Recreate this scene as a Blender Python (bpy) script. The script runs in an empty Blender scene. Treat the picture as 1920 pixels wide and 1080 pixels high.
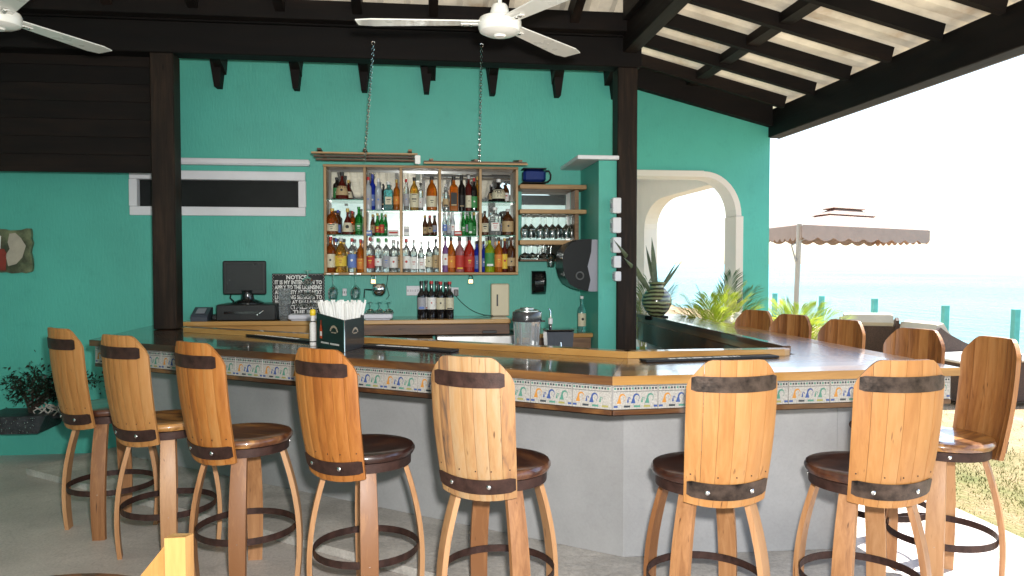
import bpy, math, random
from mathutils import Vector, Matrix
R = math.radians
rnd = random.Random(7)
SC = bpy.context.scene
COL = SC.collection
# ------------------------------------------------------------------ camera, sky, sun, flash, exposure
CAMH, FPX, YAW, PITCH = 1.6, 1440.0, R(6.93), R(1.79)
cam = bpy.data.objects.new('camera', bpy.data.cameras.new('camera'))
COL.objects.link(cam)
cam.data.lens = 27.0; cam.data.sensor_width = 36.0
cam.data.clip_start = 0.05; cam.data.clip_end = 9000
cam.location = (0, 0, CAMH); cam.rotation_euler = (R(90) - PITCH, 0, -YAW)
SC.camera = cam
SUN_DIR = Vector((.44, .20, .86)).normalized()       # towards the sun
w = bpy.data.worlds.new('World'); SC.world = w; w.use_nodes = True
nt = w.node_tree; bg = nt.nodes['Background']
sky = nt.nodes.new('ShaderNodeTexSky'); sky.sky_type = 'NISHITA'; sky.sun_disc = False
sky.sun_elevation = math.asin(SUN_DIR.z); sky.sun_rotation = math.atan2(SUN_DIR.x, SUN_DIR.y)
sky.dust_density = 1.3; sky.air_density = 1.0; sky.ozone_density = .6
nt.links.new(sky.outputs[0], bg.inputs[0]); bg.inputs[1].default_value = 0.15
sl = bpy.data.lights.new('sun', 'SUN'); sl.energy = 4.5; sl.angle = R(.5); sl.color = (1, .95, .86)
so = bpy.data.objects.new('sun', sl); COL.objects.link(so)
so.rotation_euler = SUN_DIR.to_track_quat('Z', 'Y').to_euler()
# the camera's own flash: it is seen burning in the cabinet mirror
fl = bpy.data.lights.new('camera_flash', 'AREA'); fl.shape = 'DISK'; fl.size = .10; fl.energy = 72; fl.color = (1, .97, .93)
fo = bpy.data.objects.new('camera_flash', fl); COL.objects.link(fo)
fo.location = (.09, .03, CAMH + .17); fo.rotation_euler = (R(90), 0, -YAW)
SC.view_settings.view_transform = 'Standard'; SC.view_settings.look = 'None'
SC.view_settings.exposure = 1.55; SC.view_settings.gamma = 1; SC.view_settings.use_curve_mapping = False
SC.cycles.max_bounces = 8; SC.cycles.transparent_max_bounces = 12
SC.cycles.caustics_reflective = False; SC.cycles.caustics_refractive = False

cp, sp_, cy, sy = math.cos(PITCH), math.sin(PITCH), math.cos(YAW), math.sin(YAW)
FWD = Vector((sy*cp, cy*cp, -sp_)); RGT = Vector((cy, -sy, 0)); UPV = Vector((sy*sp_, cy*sp_, cp)); C0 = Vector((0, 0, CAMH))
def ray(px, py): return FWD + RGT*((px-960)/FPX) - UPV*((py-540)/FPX)
def onY(px, py, Y): r = ray(px, py); return C0 + r*(Y/r.y)
def onX(px, py, X): r = ray(px, py); return C0 + r*(X/r.x)
def onZ(px, py, z): r = ray(px, py); return C0 + r*((z-CAMH)/r.z)
def atD(px, py, D): return C0 + ray(px, py)*D

# ------------------------------------------------------------------ mesh builder
class MB:
    def __init__(s): s.v = []; s.f = []; s.m = []
    def add(s, vs, fs, mi=0):
        b = len(s.v); s.v += [tuple(v) for v in vs]; s.f += [tuple(b+i for i in f) for f in fs]; s.m += [mi]*len(fs)
    def hexa(s, p, mi=0):   # 8 corners: bottom 4 ccw, top 4 ccw
        s.add(p, [(3,2,1,0),(4,5,6,7),(0,1,5,4),(1,2,6,5),(2,3,7,6),(3,0,4,7)], mi)
    def box(s, x0, x1, y0, y1, z0, z1, mi=0):
        s.hexa([(x0,y0,z0),(x1,y0,z0),(x1,y1,z0),(x0,y1,z0),(x0,y0,z1),(x1,y0,z1),(x1,y1,z1),(x0,y1,z1)], mi)
    def cbox(s, x0, x1, y0, y1, z0, z1, c=.004, mi=0):   # bevelled box
        lv = []
        for z, d in ((z0, c), (z0+c, 0), (z1-c, 0), (z1, c)):
            a0, a1, b0, b1 = x0+d, x1-d, y0+d, y1-d
            e = c
            ring = [(a0+e,b0),(a1-e,b0),(a1,b0+e),(a1,b1-e),(a1-e,b1),(a0+e,b1),(a0,b1-e),(a0,b0+e)]
            lv.append([(x,y,z) for x,y in ring])
        s.loft(lv, mi)
    def loft(s, rings, mi=0, cap=True, closed=True):
        n = len(rings[0]); vs = [p for r in rings for p in r]; fs = []
        for i in range(len(rings)-1):
            for j in range(n if closed else n-1):
                k = (j+1) % n
                fs.append((i*n+j, i*n+k, (i+1)*n+k, (i+1)*n+j))
        if cap:
            fs.append(tuple(range(n-1,-1,-1))); fs.append(tuple((len(rings)-1)*n+i for i in range(n)))
        s.add(vs, fs, mi)
    def prism(s, pts, z0, z1, mi=0):
        s.loft([[(x,y,z0) for x,y in pts],[(x,y,z1) for x,y in pts]], mi)
    def prismY(s, pts, y0, y1, mi=0):      # outline in x,z
        s.loft([[(x,y1,z) for x,z in pts],[(x,y0,z) for x,z in pts]], mi)
    def prismX(s, pts, x0, x1, mi=0):      # outline in y,z
        s.loft([[(x0,y,z) for y,z in pts],[(x1,y,z) for y,z in pts]], mi)
    def beam(s, a, b, wd, h, mi=0, up=(0,0,1)):
        a = Vector(a); b = Vector(b); d = (b-a).normalized(); u = Vector(up); sd = d.cross(u).normalized(); u = sd.cross(d).normalized()
        q = [sd*(-wd/2)-u*(h/2), sd*(wd/2)-u*(h/2), sd*(wd/2)+u*(h/2), sd*(-wd/2)+u*(h/2)]
        s.loft([[tuple(a+x) for x in q],[tuple(b+x) for x in q]], mi)
    def tube(s, pts, r, n=8, mi=0):
        pts = [Vector(p) for p in pts]; rs = r if isinstance(r, (list, tuple)) else [r]*len(pts); rings = []; pu = None
        for i, p in enumerate(pts):
            d = (pts[min(i+1,len(pts)-1)] - pts[max(i-1,0)]).normalized()
            if pu is None: pu = Vector((0,0,1)) if abs(d.z) < .9 else Vector((1,0,0))
            sd = d.cross(pu).normalized(); pu = sd.cross(d).normalized()
            rings.append([tuple(p + (sd*math.cos(t)+pu*math.sin(t))*rs[i]) for t in [2*math.pi*k/n for k in range(n)]])
        s.loft(rings, mi)
    def lathe(s, prof, n=16, mi=0, c=(0,0,0), cap=True, z_only=None):
        rings = [[(c[0]+r*math.cos(2*math.pi*k/n), c[1]+r*math.sin(2*math.pi*k/n), c[2]+z) for k in range(n)] for r, z in prof]
        s.loft(rings, mi, cap)
    def torus(s, c, R_, r, n=20, m=6, ax='z', mi=0, sx=1):
        vs = []; fs = []
        for i in range(n):
            a = 2*math.pi*i/n
            for j in range(m):
                b = 2*math.pi*j/m; rr = R_ + r*math.cos(b); x, y, z = rr*math.cos(a)*sx, rr*math.sin(a), r*math.sin(b)
                p = {'z':(x,y,z),'y':(x,z,y),'x':(z,x,y)}[ax]; vs.append((c[0]+p[0], c[1]+p[1], c[2]+p[2]))
        for i in range(n):
            for j in range(m):
                fs.append((i*m+j, ((i+1)%n)*m+j, ((i+1)%n)*m+(j+1)%m, i*m+(j+1)%m))
        s.add(vs, fs, mi)
    def ball(s, c, rx, ry, rz, n=12, m=8, mi=0):
        rings = []
        for i in range(m+1):
            t = -math.pi/2 + math.pi*i/m; k = max(math.cos(t), .02)
            rings.append([(c[0]+rx*k*math.cos(2*math.pi*j/n), c[1]+ry*k*math.sin(2*math.pi*j/n), c[2]+rz*math.sin(t)) for j in range(n)])
        s.loft(rings, mi)
    def mesh(s, name, mats, smooth=False):
        me = bpy.data.meshes.new(name); me.from_pydata(s.v, [], s.f)
        for m in (mats if isinstance(mats, (list,tuple)) else [mats]): me.materials.append(m)
        if len(me.materials) > 1: me.polygons.foreach_set('material_index', s.m)
        if smooth:
            me.polygons.foreach_set('use_smooth', [True]*len(me.polygons)); me.set_sharp_from_angle(angle=R(38))
        me.update(); return me
    def obj(s, name, mats, parent=None, smooth=False, **kw):
        return link(name, s.mesh(name, mats, smooth), parent, **kw)
def link(name, me, parent=None, loc=None, rotz=None, label=None, cat=None, group=None, kind=None):
    o = bpy.data.objects.new(name, me); COL.objects.link(o)
    if parent: o.parent = parent
    if loc is not None: o.location = loc
    if rotz is not None: o.rotation_euler = (0,0,rotz)
    if label: o['label'] = label
    if cat: o['category'] = cat
    if group: o['group'] = group
    if kind: o['kind'] = kind
    return o
def thing(name, label, cat, loc=(0,0,0), rotz=0, group=None): return link(name, None, None, loc, rotz, label, cat, group)
def copy_tree(o, parent=None):
    c = o.copy(); COL.objects.link(c); c.parent = parent
    for ch in o.children: copy_tree(ch, c)
    return c

# ------------------------------------------------------------------ materials
MATS = {}
def new_mat(name):
    m = bpy.data.materials.new(name); m.use_nodes = True; return m, m.node_tree, m.node_tree.nodes['Principled BSDF']
def N(t, k, **kw):
    n = t.nodes.new(k)
    for a, b in kw.items(): setattr(n, a, b)
    return n
def ramp(t, fac, stops):
    r = N(t, 'ShaderNodeValToRGB'); e = r.color_ramp.elements
    while len(e) < len(stops): e.new(.5)
    for i, (p, c) in enumerate(stops): e[i].position = p; e[i].color = (*c, 1)
    t.links.new(fac, r.inputs[0]); return r
def plain(name, c, rough=.5, metal=0, var=.12, scale=6, bump=0, bscale=60, coat=0, trans=0, ior=1.45, emit=0, spec=None, dirt=None, grit=0):
    if name in MATS: return MATS[name]
    m, t, p = new_mat(name); MATS[name] = m
    p.inputs['Roughness'].default_value = rough; p.inputs['Metallic'].default_value = metal
    p.inputs['Coat Weight'].default_value = coat; p.inputs['Coat Roughness'].default_value = .08
    p.inputs['Transmission Weight'].default_value = trans; p.inputs['IOR'].default_value = ior
    if spec is not None: p.inputs['Specular IOR Level'].default_value = spec
    tc = N(t, 'ShaderNodeTexCoord')
    if var > 0:
        nz = N(t, 'ShaderNodeTexNoise'); nz.inputs['Scale'].default_value = scale; nz.inputs['Detail'].default_value = 6; nz.inputs['Roughness'].default_value = .6
        t.links.new(tc.outputs['Object'], nz.inputs['Vector'])
        lo = tuple(x*(1-var) for x in c); hi = tuple(min(1, x*(1+var)) for x in c)
        st = [(.3, lo), (.7, hi)]
        if dirt: st = [(.25, dirt), (.42, lo), (.72, hi)]
        r = ramp(t, nz.outputs['Fac'], st); outc = r.outputs[0]
        if grit:      # grit, scratches and drips worked into the surface
            g1 = N(t, 'ShaderNodeTexNoise'); g1.inputs['Scale'].default_value = 70; g1.inputs['Detail'].default_value = 6; g1.inputs['Roughness'].default_value = .75
            t.links.new(tc.outputs['Object'], g1.inputs['Vector']); gr = ramp(t, g1.outputs['Fac'], [(.35, (1-grit*2,)*3), (.6, (1,1,1))])
            gm = N(t, 'ShaderNodeMix', data_type='RGBA', blend_type='MULTIPLY'); gm.inputs[0].default_value = 1; t.links.new(outc, gm.inputs[6]); t.links.new(gr.outputs[0], gm.inputs[7])
            vo_ = N(t, 'ShaderNodeTexNoise'); vo_.inputs['Scale'].default_value = 2.4; vo_.inputs['Detail'].default_value = 9; vo_.inputs['Distortion'].default_value = 2.5; t.links.new(tc.outputs['Object'], vo_.inputs['Vector'])
            vr = ramp(t, vo_.outputs['Fac'], [(.485, (1,1,1)), (.5, (1-grit*1.6,)*3), (.515, (1,1,1))])
            g2 = N(t, 'ShaderNodeMix', data_type='RGBA', blend_type='MULTIPLY'); g2.inputs[0].default_value = .7; t.links.new(gm.outputs[2], g2.inputs[6]); t.links.new(vr.outputs[0], g2.inputs[7]); outc = g2.outputs[2]
        t.links.new(outc, p.inputs['Base Color'])
        if rough > .1:
            mr = N(t, 'ShaderNodeMapRange'); mr.inputs[3].default_value = rough*.8; mr.inputs[4].default_value = min(1, rough*1.2)
            t.links.new(nz.outputs['Fac'], mr.inputs[0]); t.links.new(mr.outputs[0], p.inputs['Roughness'])
    else: p.inputs['Base Color'].default_value = (*c, 1)
    if bump:
        n2 = N(t, 'ShaderNodeTexNoise'); n2.inputs['Scale'].default_value = bscale; n2.inputs['Detail'].default_value = 4
        t.links.new(tc.outputs['Object'], n2.inputs['Vector'])
        b = N(t, 'ShaderNodeBump'); b.inputs['Strength'].default_value = bump; b.inputs['Distance'].default_value = .01
        t.links.new(n2.outputs['Fac'], b.inputs['Height']); t.links.new(b.outputs[0], p.inputs['Normal'])
    return m
def wood(name, cols, axis=2, stretch=14, scale=3.0, rough=.45, coat=0, rand=.25, bump=.15, spots=True, coatr=.06, big=.9):
    """grain along the given object axis; colour jumps per object with its random number"""
    if name in MATS: return MATS[name]
    m, t, p = new_mat(name); MATS[name] = m
    tc = N(t, 'ShaderNodeTexCoord'); oi = N(t, 'ShaderNodeObjectInfo')
    mp = N(t, 'ShaderNodeMapping'); sc = [scale*stretch]*3; sc[axis] = scale; mp.inputs['Scale'].default_value = sc
    ad = N(t, 'ShaderNodeVectorMath', operation='ADD'); ms = N(t, 'ShaderNodeMath', operation='MULTIPLY'); ms.inputs[1].default_value = 37.0
    t.links.new(oi.outputs['Random'], ms.inputs[0]); t.links.new(tc.outputs['Object'], ad.inputs[0]); t.links.new(ms.outputs[0], ad.inputs[1])
    t.links.new(ad.outputs[0], mp.inputs['Vector'])
    nz = N(t, 'ShaderNodeTexNoise'); nz.inputs['Scale'].default_value = 1; nz.inputs['Detail'].default_value = 5; nz.inputs['Roughness'].default_value = .62; nz.inputs['Distortion'].default_value = .6
    t.links.new(mp.outputs[0], nz.inputs['Vector'])
    mp2 = N(t, 'ShaderNodeMapping'); s2 = [scale*2.2]*3; s2[axis] = scale*.35; mp2.inputs['Scale'].default_value = s2
    t.links.new(ad.outputs[0], mp2.inputs['Vector'])
    n2 = N(t, 'ShaderNodeTexNoise'); n2.inputs['Scale'].default_value = 1; n2.inputs['Detail'].default_value = 3; n2.inputs['Distortion'].default_value = 1.2
    t.links.new(mp2.outputs[0], n2.inputs['Vector'])
    mx = N(t, 'ShaderNodeMix'); mx.inputs[0].default_value = .5*big
    t.links.new(nz.outputs['Fac'], mx.inputs[2]); t.links.new(n2.outputs['Fac'], mx.inputs[3])
    a2 = N(t, 'ShaderNodeMath', operation='MULTIPLY_ADD'); a2.inputs[1].default_value = rand; 
    t.links.new(oi.outputs['Random'], a2.inputs[0]); t.links.new(mx.outputs[0], a2.inputs[2])
    a3 = N(t, 'ShaderNodeMath', operation='SUBTRACT'); a3.inputs[1].default_value = rand/2; t.links.new(a2.outputs[0], a3.inputs[0])
    n = len(cols); r = ramp(t, a3.outputs[0], [(.32+.36*i/(n-1), c) for i, c in enumerate(cols)])
    out = r.outputs[0]
    if spots:   # nail holes, knots and dark checks along the grain
        mp3 = N(t, 'ShaderNodeMapping'); s3 = [scale*22]*3; s3[axis] = scale*2.4; mp3.inputs['Scale'].default_value = s3
        t.links.new(ad.outputs[0], mp3.inputs['Vector'])
        n3 = N(t, 'ShaderNodeTexNoise'); n3.inputs['Scale'].default_value = 1; n3.inputs['Detail'].default_value = 2
        t.links.new(mp3.outputs[0], n3.inputs['Vector'])
        r3 = ramp(t, n3.outputs['Fac'], [(.235, (.18,.12,.08)), (.30, (1,1,1))])
        mm = N(t, 'ShaderNodeMix', data_type='RGBA', blend_type='MULTIPLY'); mm.inputs[0].default_value = .8
        t.links.new(out, mm.inputs[6]); t.links.new(r3.outputs[0], mm.inputs[7]); out = mm.outputs[2]
    t.links.new(out, p.inputs['Base Color'])
    mr = N(t, 'ShaderNodeMapRange'); mr.inputs[3].default_value = rough*.8; mr.inputs[4].default_value = min(1, rough*1.25)
    t.links.new(nz.outputs['Fac'], mr.inputs[0]); t.links.new(mr.outputs[0], p.inputs['Roughness'])
    p.inputs['Coat Weight'].default_value = coat; p.inputs['Coat Roughness'].default_value = coatr
    b = N(t, 'ShaderNodeBump'); b.inputs['Strength'].default_value = bump; b.inputs['Distance'].default_value = .004
    t.links.new(nz.outputs['Fac'], b.inputs['Height']); t.links.new(b.outputs[0], p.inputs['Normal'])
    return m
def glass(name, c, trans=.92, rough=.02, ior=1.33):
    return plain(name, c, rough=rough, var=0, trans=trans, ior=ior)

def wallpaint(name, c):
    """trowelled painted render: broad tone drift, fine vertical brush relief"""
    m, t, p = new_mat(name); MATS[name] = m
    tc = N(t, 'ShaderNodeTexCoord')
    n1 = N(t, 'ShaderNodeTexNoise'); n1.inputs['Scale'].default_value = .9; n1.inputs['Detail'].default_value = 7; n1.inputs['Roughness'].default_value = .6
    t.links.new(tc.outputs['Object'], n1.inputs['Vector'])
    r = ramp(t, n1.outputs['Fac'], [(.3, tuple(x*.88 for x in c)), (.5, c), (.72, tuple(min(1, x*1.1) for x in c))])
    n3 = N(t, 'ShaderNodeTexNoise'); n3.inputs['Scale'].default_value = 7; n3.inputs['Detail'].default_value = 8; n3.inputs['Roughness'].default_value = .75; t.links.new(tc.outputs['Object'], n3.inputs['Vector'])
    r3 = ramp(t, n3.outputs['Fac'], [(.30, (.80,.84,.84)), (.46, (1,1,1)), (.74, (1.0,1.0,1.0)), (.84, (1.15,1.06,1.06))])
    m3 = N(t, 'ShaderNodeMix', data_type='RGBA', blend_type='MULTIPLY'); m3.inputs[0].default_value = .7; t.links.new(r.outputs[0], m3.inputs[6]); t.links.new(r3.outputs[0], m3.inputs[7])
    t.links.new(m3.outputs[2], p.inputs['Base Color']); p.inputs['Roughness'].default_value = .5
    mp = N(t, 'ShaderNodeMapping'); mp.inputs['Scale'].default_value = (55, 55, 14); t.links.new(tc.outputs['Object'], mp.inputs['Vector'])
    n2 = N(t, 'ShaderNodeTexNoise'); n2.inputs['Scale'].default_value = 1; n2.inputs['Detail'].default_value = 5; t.links.new(mp.outputs[0], n2.inputs['Vector'])
    b = N(t, 'ShaderNodeBump'); b.inputs['Strength'].default_value = .35; b.inputs['Distance'].default_value = .006
    t.links.new(n2.outputs['Fac'], b.inputs['Height']); t.links.new(b.outputs[0], p.inputs['Normal'])
    return m
TEAL = wallpaint('teal_wall_paint', (.078, .425, .345))
CREAM = plain('cream_paint', (.76, .68, .61), .6, var=.05, scale=2, bump=.1)
WHITE = plain('white_paint', (.72, .72, .76), .45, var=.04)
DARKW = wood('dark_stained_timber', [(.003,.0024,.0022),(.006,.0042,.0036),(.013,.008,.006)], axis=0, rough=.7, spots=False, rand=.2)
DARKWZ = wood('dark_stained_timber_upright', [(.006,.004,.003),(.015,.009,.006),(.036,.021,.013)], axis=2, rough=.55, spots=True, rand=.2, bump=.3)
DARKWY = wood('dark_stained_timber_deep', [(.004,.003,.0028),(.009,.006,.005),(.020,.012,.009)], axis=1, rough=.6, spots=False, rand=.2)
for _m in (DARKW, DARKWZ, DARKWY): _m.node_tree.nodes['Principled BSDF'].inputs['Specular IOR Level'].default_value = .18
STAVES = {}
for _k, _c in dict(honey=[(.33,.135,.034),(.40,.175,.048),(.44,.205,.062),(.47,.235,.082)], orange=[(.27,.085,.014),(.36,.125,.022),(.42,.16,.033),(.45,.20,.055)],
                   pale=[(.14,.085,.055),(.34,.17,.07),(.40,.23,.10),(.42,.27,.145)], brown=[(.16,.055,.014),(.27,.105,.028),(.36,.155,.045),(.42,.20,.07)]).items():
    STAVES[_k] = wood(_k+'_oak_barrel_stave', _c, axis=2, stretch=22, scale=2.2, rough=.5, coat=.08, rand=.22, bump=.35, coatr=.3)
LEGW = wood('oak_stave_leg', [(.24,.10,.035),(.40,.19,.075),(.52,.28,.13)], axis=2, stretch=16, scale=2.4, rough=.5, coat=.1, rand=.45, bump=.25, coatr=.3)
SEATW = wood('lacquered_seat_wood', [(.028,.008,.005),(.055,.016,.008),(.10,.034,.014),(.17,.065,.022),(.48,.23,.06)], axis=0, stretch=5, scale=2.6, rough=.35, coat=.9, rand=.34, bump=.05, spots=False, coatr=.09)
IRON = plain('rusted_hoop_iron', (.048,.023,.018), .5, metal=.3, var=.5, scale=22, bump=.12, bscale=160)
IRON2 = plain('worn_hoop_iron', (.060,.042,.033), .40, metal=.5, var=.95, scale=16, bump=.1, bscale=120)
BOLT = plain('zinc_bolt', (.75,.75,.74), .25, metal=1, var=.1)
CTOPD = wood('lacquered_bar_top', [(.020,.009,.006),(.050,.021,.010),(.11,.048,.018),(.30,.15,.045)], axis=0, stretch=9, scale=1.2, rough=.3, coat=1, rand=.1, bump=.03, spots=False, coatr=.075)
CTOPM = wood('amber_lacquered_bar_top', [(.055,.026,.011),(.13,.062,.024),(.24,.125,.045),(.36,.21,.08)], axis=0, stretch=9, scale=1.2, rough=.35, coat=1, rand=.2, bump=.03, spots=False, coatr=.12)
CTOPG = wood('golden_lacquered_edge', [(.16,.075,.022),(.40,.205,.055),(.55,.32,.10)], axis=0, stretch=9, scale=1.2, rough=.3, coat=.9, rand=.2, bump=.04, coatr=.06)
CEDGE = wood('brown_lacquered_edge', [(.03,.012,.007),(.08,.032,.014),(.26,.12,.035)], axis=0, stretch=9, scale=1.2, rough=.3, coat=.9, rand=.1, bump=.04, coatr=.06)
PINE = wood('honey_pine_frame', [(.30,.17,.07),(.42,.26,.12),(.52,.34,.17)], axis=2, scale=3, rough=.5, rand=.2)
PINEX = wood('honey_pine_shelf', [(.24,.125,.05),(.38,.22,.09),(.48,.30,.13)], axis=0, scale=3, rough=.5, rand=.2)
SLATW = wood('weathered_slat', [(.05,.022,.010),(.12,.055,.024),(.24,.13,.06)], axis=0, scale=3, rough=.5, rand=.3)
PLASTER = plain('grey_cement_plaster', (.385,.385,.39), .5, var=.13, scale=1.3, bump=.08, bscale=18, dirt=(.30,.30,.295), grit=.035)
CONC = plain('trowelled_concrete_floor', (.62,.57,.53), .5, var=.16, scale=1.3, bump=.3, bscale=30, dirt=(.44,.40,.37), grit=.12)
LEDGE = plain('rough_cement_ledge', (.62,.585,.54), .7, var=.2, scale=3, bump=.5, bscale=30, dirt=(.45,.42,.38), grit=.12)
PAVE = plain('pale_concrete_path', (.52,.50,.45), .8, var=.1, scale=3, bump=.2)
SHEET = plain('cream_roof_sheet', (.66,.58,.44), .45, metal=.0, var=.2, scale=3, bump=0, dirt=(.38,.27,.16))
_t = SHEET.node_tree; _p = _t.nodes['Principled BSDF']; _o = [n for n in _t.nodes if n.type == 'OUTPUT_MATERIAL'][0]
_tr = _t.nodes.new('ShaderNodeBsdfTranslucent'); _mx = _t.nodes.new('ShaderNodeMixShader'); _mx.inputs[0].default_value = .085
_t.links.new(_p.inputs['Base Color'].links[0].from_socket, _tr.inputs[0]); _t.links.new(_p.outputs[0], _mx.inputs[1]); _t.links.new(_tr.outputs[0], _mx.inputs[2]); _t.links.new(_mx.outputs[0], _o.inputs[0])
BLACKP = plain('black_plastic', (.012,.012,.013), .35, var=.1)
BLACKG = plain('glossy_black_plastic', (.008,.008,.009), .12, var=0, coat=.6)
GREYP = plain('grey_plastic', (.28,.28,.33), .4, var=.05)
STEEL = plain('brushed_steel', (.55,.55,.54), .3, metal=1, var=.08, scale=9)
CHROME = plain('chrome', (.8,.8,.8), .08, metal=1, var=0)
def layered(m, sh2, fac):     # second scattering layer over a material
    t = m.node_tree; o = [n for n in t.nodes if n.type == 'OUTPUT_MATERIAL'][0]; s2 = t.nodes.new(sh2); mx = t.nodes.new('ShaderNodeMixShader'); mx.inputs[0].default_value = fac
    t.links.new(t.nodes['Principled BSDF'].outputs[0], mx.inputs[1]); t.links.new(s2.outputs[0], mx.inputs[2]); t.links.new(mx.outputs[0], o.inputs[0]); return s2
MIRROR = plain('mirror_glass', (.72,.76,.74), .012, metal=1, var=0)
_s = layered(MIRROR, 'ShaderNodeBsdfGlossy', .14); _s.inputs['Roughness'].default_value = .16; _s.inputs['Color'].default_value = (.8,.8,.78,1)
CGLASS = plain('clear_glass', (.96,1,.98), .01, var=0, trans=1, ior=1.45)
RACKG = plain('bar_glass', (.97,.99,.99), .01, var=0, trans=1, ior=1.18, coat=1)
SHELFG = plain('shelf_glass', (.42,.90,.74), .03, var=0, trans=.75, ior=1.3)
FANW = plain('fan_enamel', (.78,.77,.72), .28, var=.03, coat=.5)
PAPER = plain('paper_white', (.82,.82,.80), .7, var=.03)
# ================================================================== SETTING: ground, sea, floors
WY, RY = 6.84, 7.42            # back wall plane, arched wall plane
def ground_sheet():
    mb = MB(); xs = [3.50, 3.9, 4.4, 5, 5.8, 6.8, 8, 9.2, 10, 10.8, 11.6, 12.4, 13.2]; ys = [-14+i*1.5 for i in range(40)]
    vs = []
    for i, x in enumerate(xs):
        for y in ys:
            z = -.02 + .015*math.sin(x*2.1+y) + .015*math.sin(y*1.3)
            if i == 0: z = -.03
            if x > 10.5: z -= (x-10.5)*.9 + .12*math.sin(y*1.9)
            vs.append((x + (.35*math.sin(y*.8) if x > 9.5 else 0), y, z))
    n = len(ys); fs = [(i*n+j, (i+1)*n+j, (i+1)*n+j+1, i*n+j+1) for i in range(len(xs)-1) for j in range(n-1)]
    mb.add(vs, fs)
    m, t, p = new_mat('dry_lawn_and_sand'); tc = N(t, 'ShaderNodeTexCoord')
    n1 = N(t, 'ShaderNodeTexNoise'); n1.inputs['Scale'].default_value = 1.5; n1.inputs['Detail'].default_value = 8; n1.inputs['Roughness'].default_value = .7
    t.links.new(tc.outputs['Object'], n1.inputs['Vector'])
    r1 = ramp(t, n1.outputs['Fac'], [(.35, (.10,.13,.03)), (.5, (.20,.18,.07)), (.68, (.31,.22,.12))])
    r2 = ramp(t, n1.outputs['Fac'], [(.35, (.30,.19,.10)), (.6, (.46,.33,.20)), (.75, (.55,.42,.28))])
    sx = N(t, 'ShaderNodeSeparateXYZ'); t.links.new(tc.outputs['Object'], sx.inputs[0])
    mr = N(t, 'ShaderNodeMapRange'); mr.inputs[1].default_value = 4.2; mr.inputs[2].default_value = 6.0; t.links.new(sx.outputs[0], mr.inputs[0])
    mx = N(t, 'ShaderNodeMix', data_type='RGBA'); t.links.new(mr.outputs[0], mx.inputs[0]); t.links.new(r1.outputs[0], mx.inputs[6]); t.links.new(r2.outputs[0], mx.inputs[7])
    t.links.new(mx.outputs[2], p.inputs['Base Color']); p.inputs['Roughness'].default_value = .95
    b = N(t, 'ShaderNodeBump'); b.inputs['Strength'].default_value = .8; b.inputs['Distance'].default_value = .05
    n2 = N(t, 'ShaderNodeTexNoise'); n2.inputs['Scale'].default_value = 35; n2.inputs['Detail'].default_value = 5; t.links.new(tc.outputs['Object'], n2.inputs['Vector'])
    t.links.new(n2.outputs['Fac'], b.inputs['Height']); t.links.new(b.outputs[0], p.inputs['Normal'])
    mb.obj('ground', m, kind='structure', smooth=True)
ground_sheet()
mb = MB(); mb.box(-40, 3.50, -30, 60, -.9, -.08); mb.obj('terrain', PAVE, kind='structure')
def sea():
    mb = MB(); mb.add([(11,-3000,-1.15),(7000,-3000,-1.15),(7000,7000,-1.15),(11,7000,-1.15)], [(0,1,2,3)])
    m, t, p = new_mat('turquoise_sea'); tc = N(t, 'ShaderNodeTexCoord')
    p.inputs['Roughness'].default_value = .35; p.inputs['IOR'].default_value = 1.33; p.inputs['Specular IOR Level'].default_value = .3
    n1 = N(t, 'ShaderNodeTexNoise'); n1.inputs['Scale'].default_value = .02; n1.inputs['Detail'].default_value = 6; t.links.new(tc.outputs['Object'], n1.inputs['Vector'])
    r = ramp(t, n1.outputs['Fac'], [(.35, (.145,.335,.355)), (.65, (.22,.405,.42))]); t.links.new(r.outputs[0], p.inputs['Base Color'])
    mp = N(t, 'ShaderNodeMapping'); mp.inputs['Scale'].default_value = (.9,.35,1); mp.inputs['Rotation'].default_value = (0,0,R(25)); t.links.new(tc.outputs['Object'], mp.inputs['Vector'])
    n2 = N(t, 'ShaderNodeTexNoise'); n2.inputs['Scale'].default_value = 1.1; n2.inputs['Detail'].default_value = 9; n2.inputs['Roughness'].default_value = .65; t.links.new(mp.outputs[0], n2.inputs['Vector'])
    b = N(t, 'ShaderNodeBump'); b.inputs['Strength'].default_value = 1; b.inputs['Distance'].default_value = 1.1
    t.links.new(n2.outputs['Fac'], b.inputs['Height']); t.links.new(b.outputs[0], p.inputs['Normal'])
    mb.obj('sea', m, kind='structure')
sea()
mb = MB(); mb.box(-9, 3.496, -6, RY+6, -.08, 0); mb.obj('floor', CONC, kind='structure')

# bar base footprint (floor line of the wall under the counter), cement ledge round it
PB = .05
bA = Vector((-2.35, 6.50)); bB = onZ(1168, 1045, PB).xy; bC = onZ(1606, 1028, PB).xy
dl = (bA-bB).normalized(); nl = Vector((dl.y, -dl.x));  nl = nl if nl.y < 0 else -nl
lg = MB(); lw = .62
pts = [bA + nl*lw + dl*.3, bB + nl*lw + Vector((-.10,-.0)), Vector((bC.x+.02, bB.y-lw-.12)), Vector((bC.x+.02, RY-.3)), Vector((bC.x-.3, RY-.3)), Vector((bC.x-.3, bC.y+.3)), bB+Vector((0,.35)), Vector((bA.x-.2, WY-.01))]
lg.prism([tuple(p) for p in pts], .002, PB); lg.obj('pavement', LEDGE, kind='structure')

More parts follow.
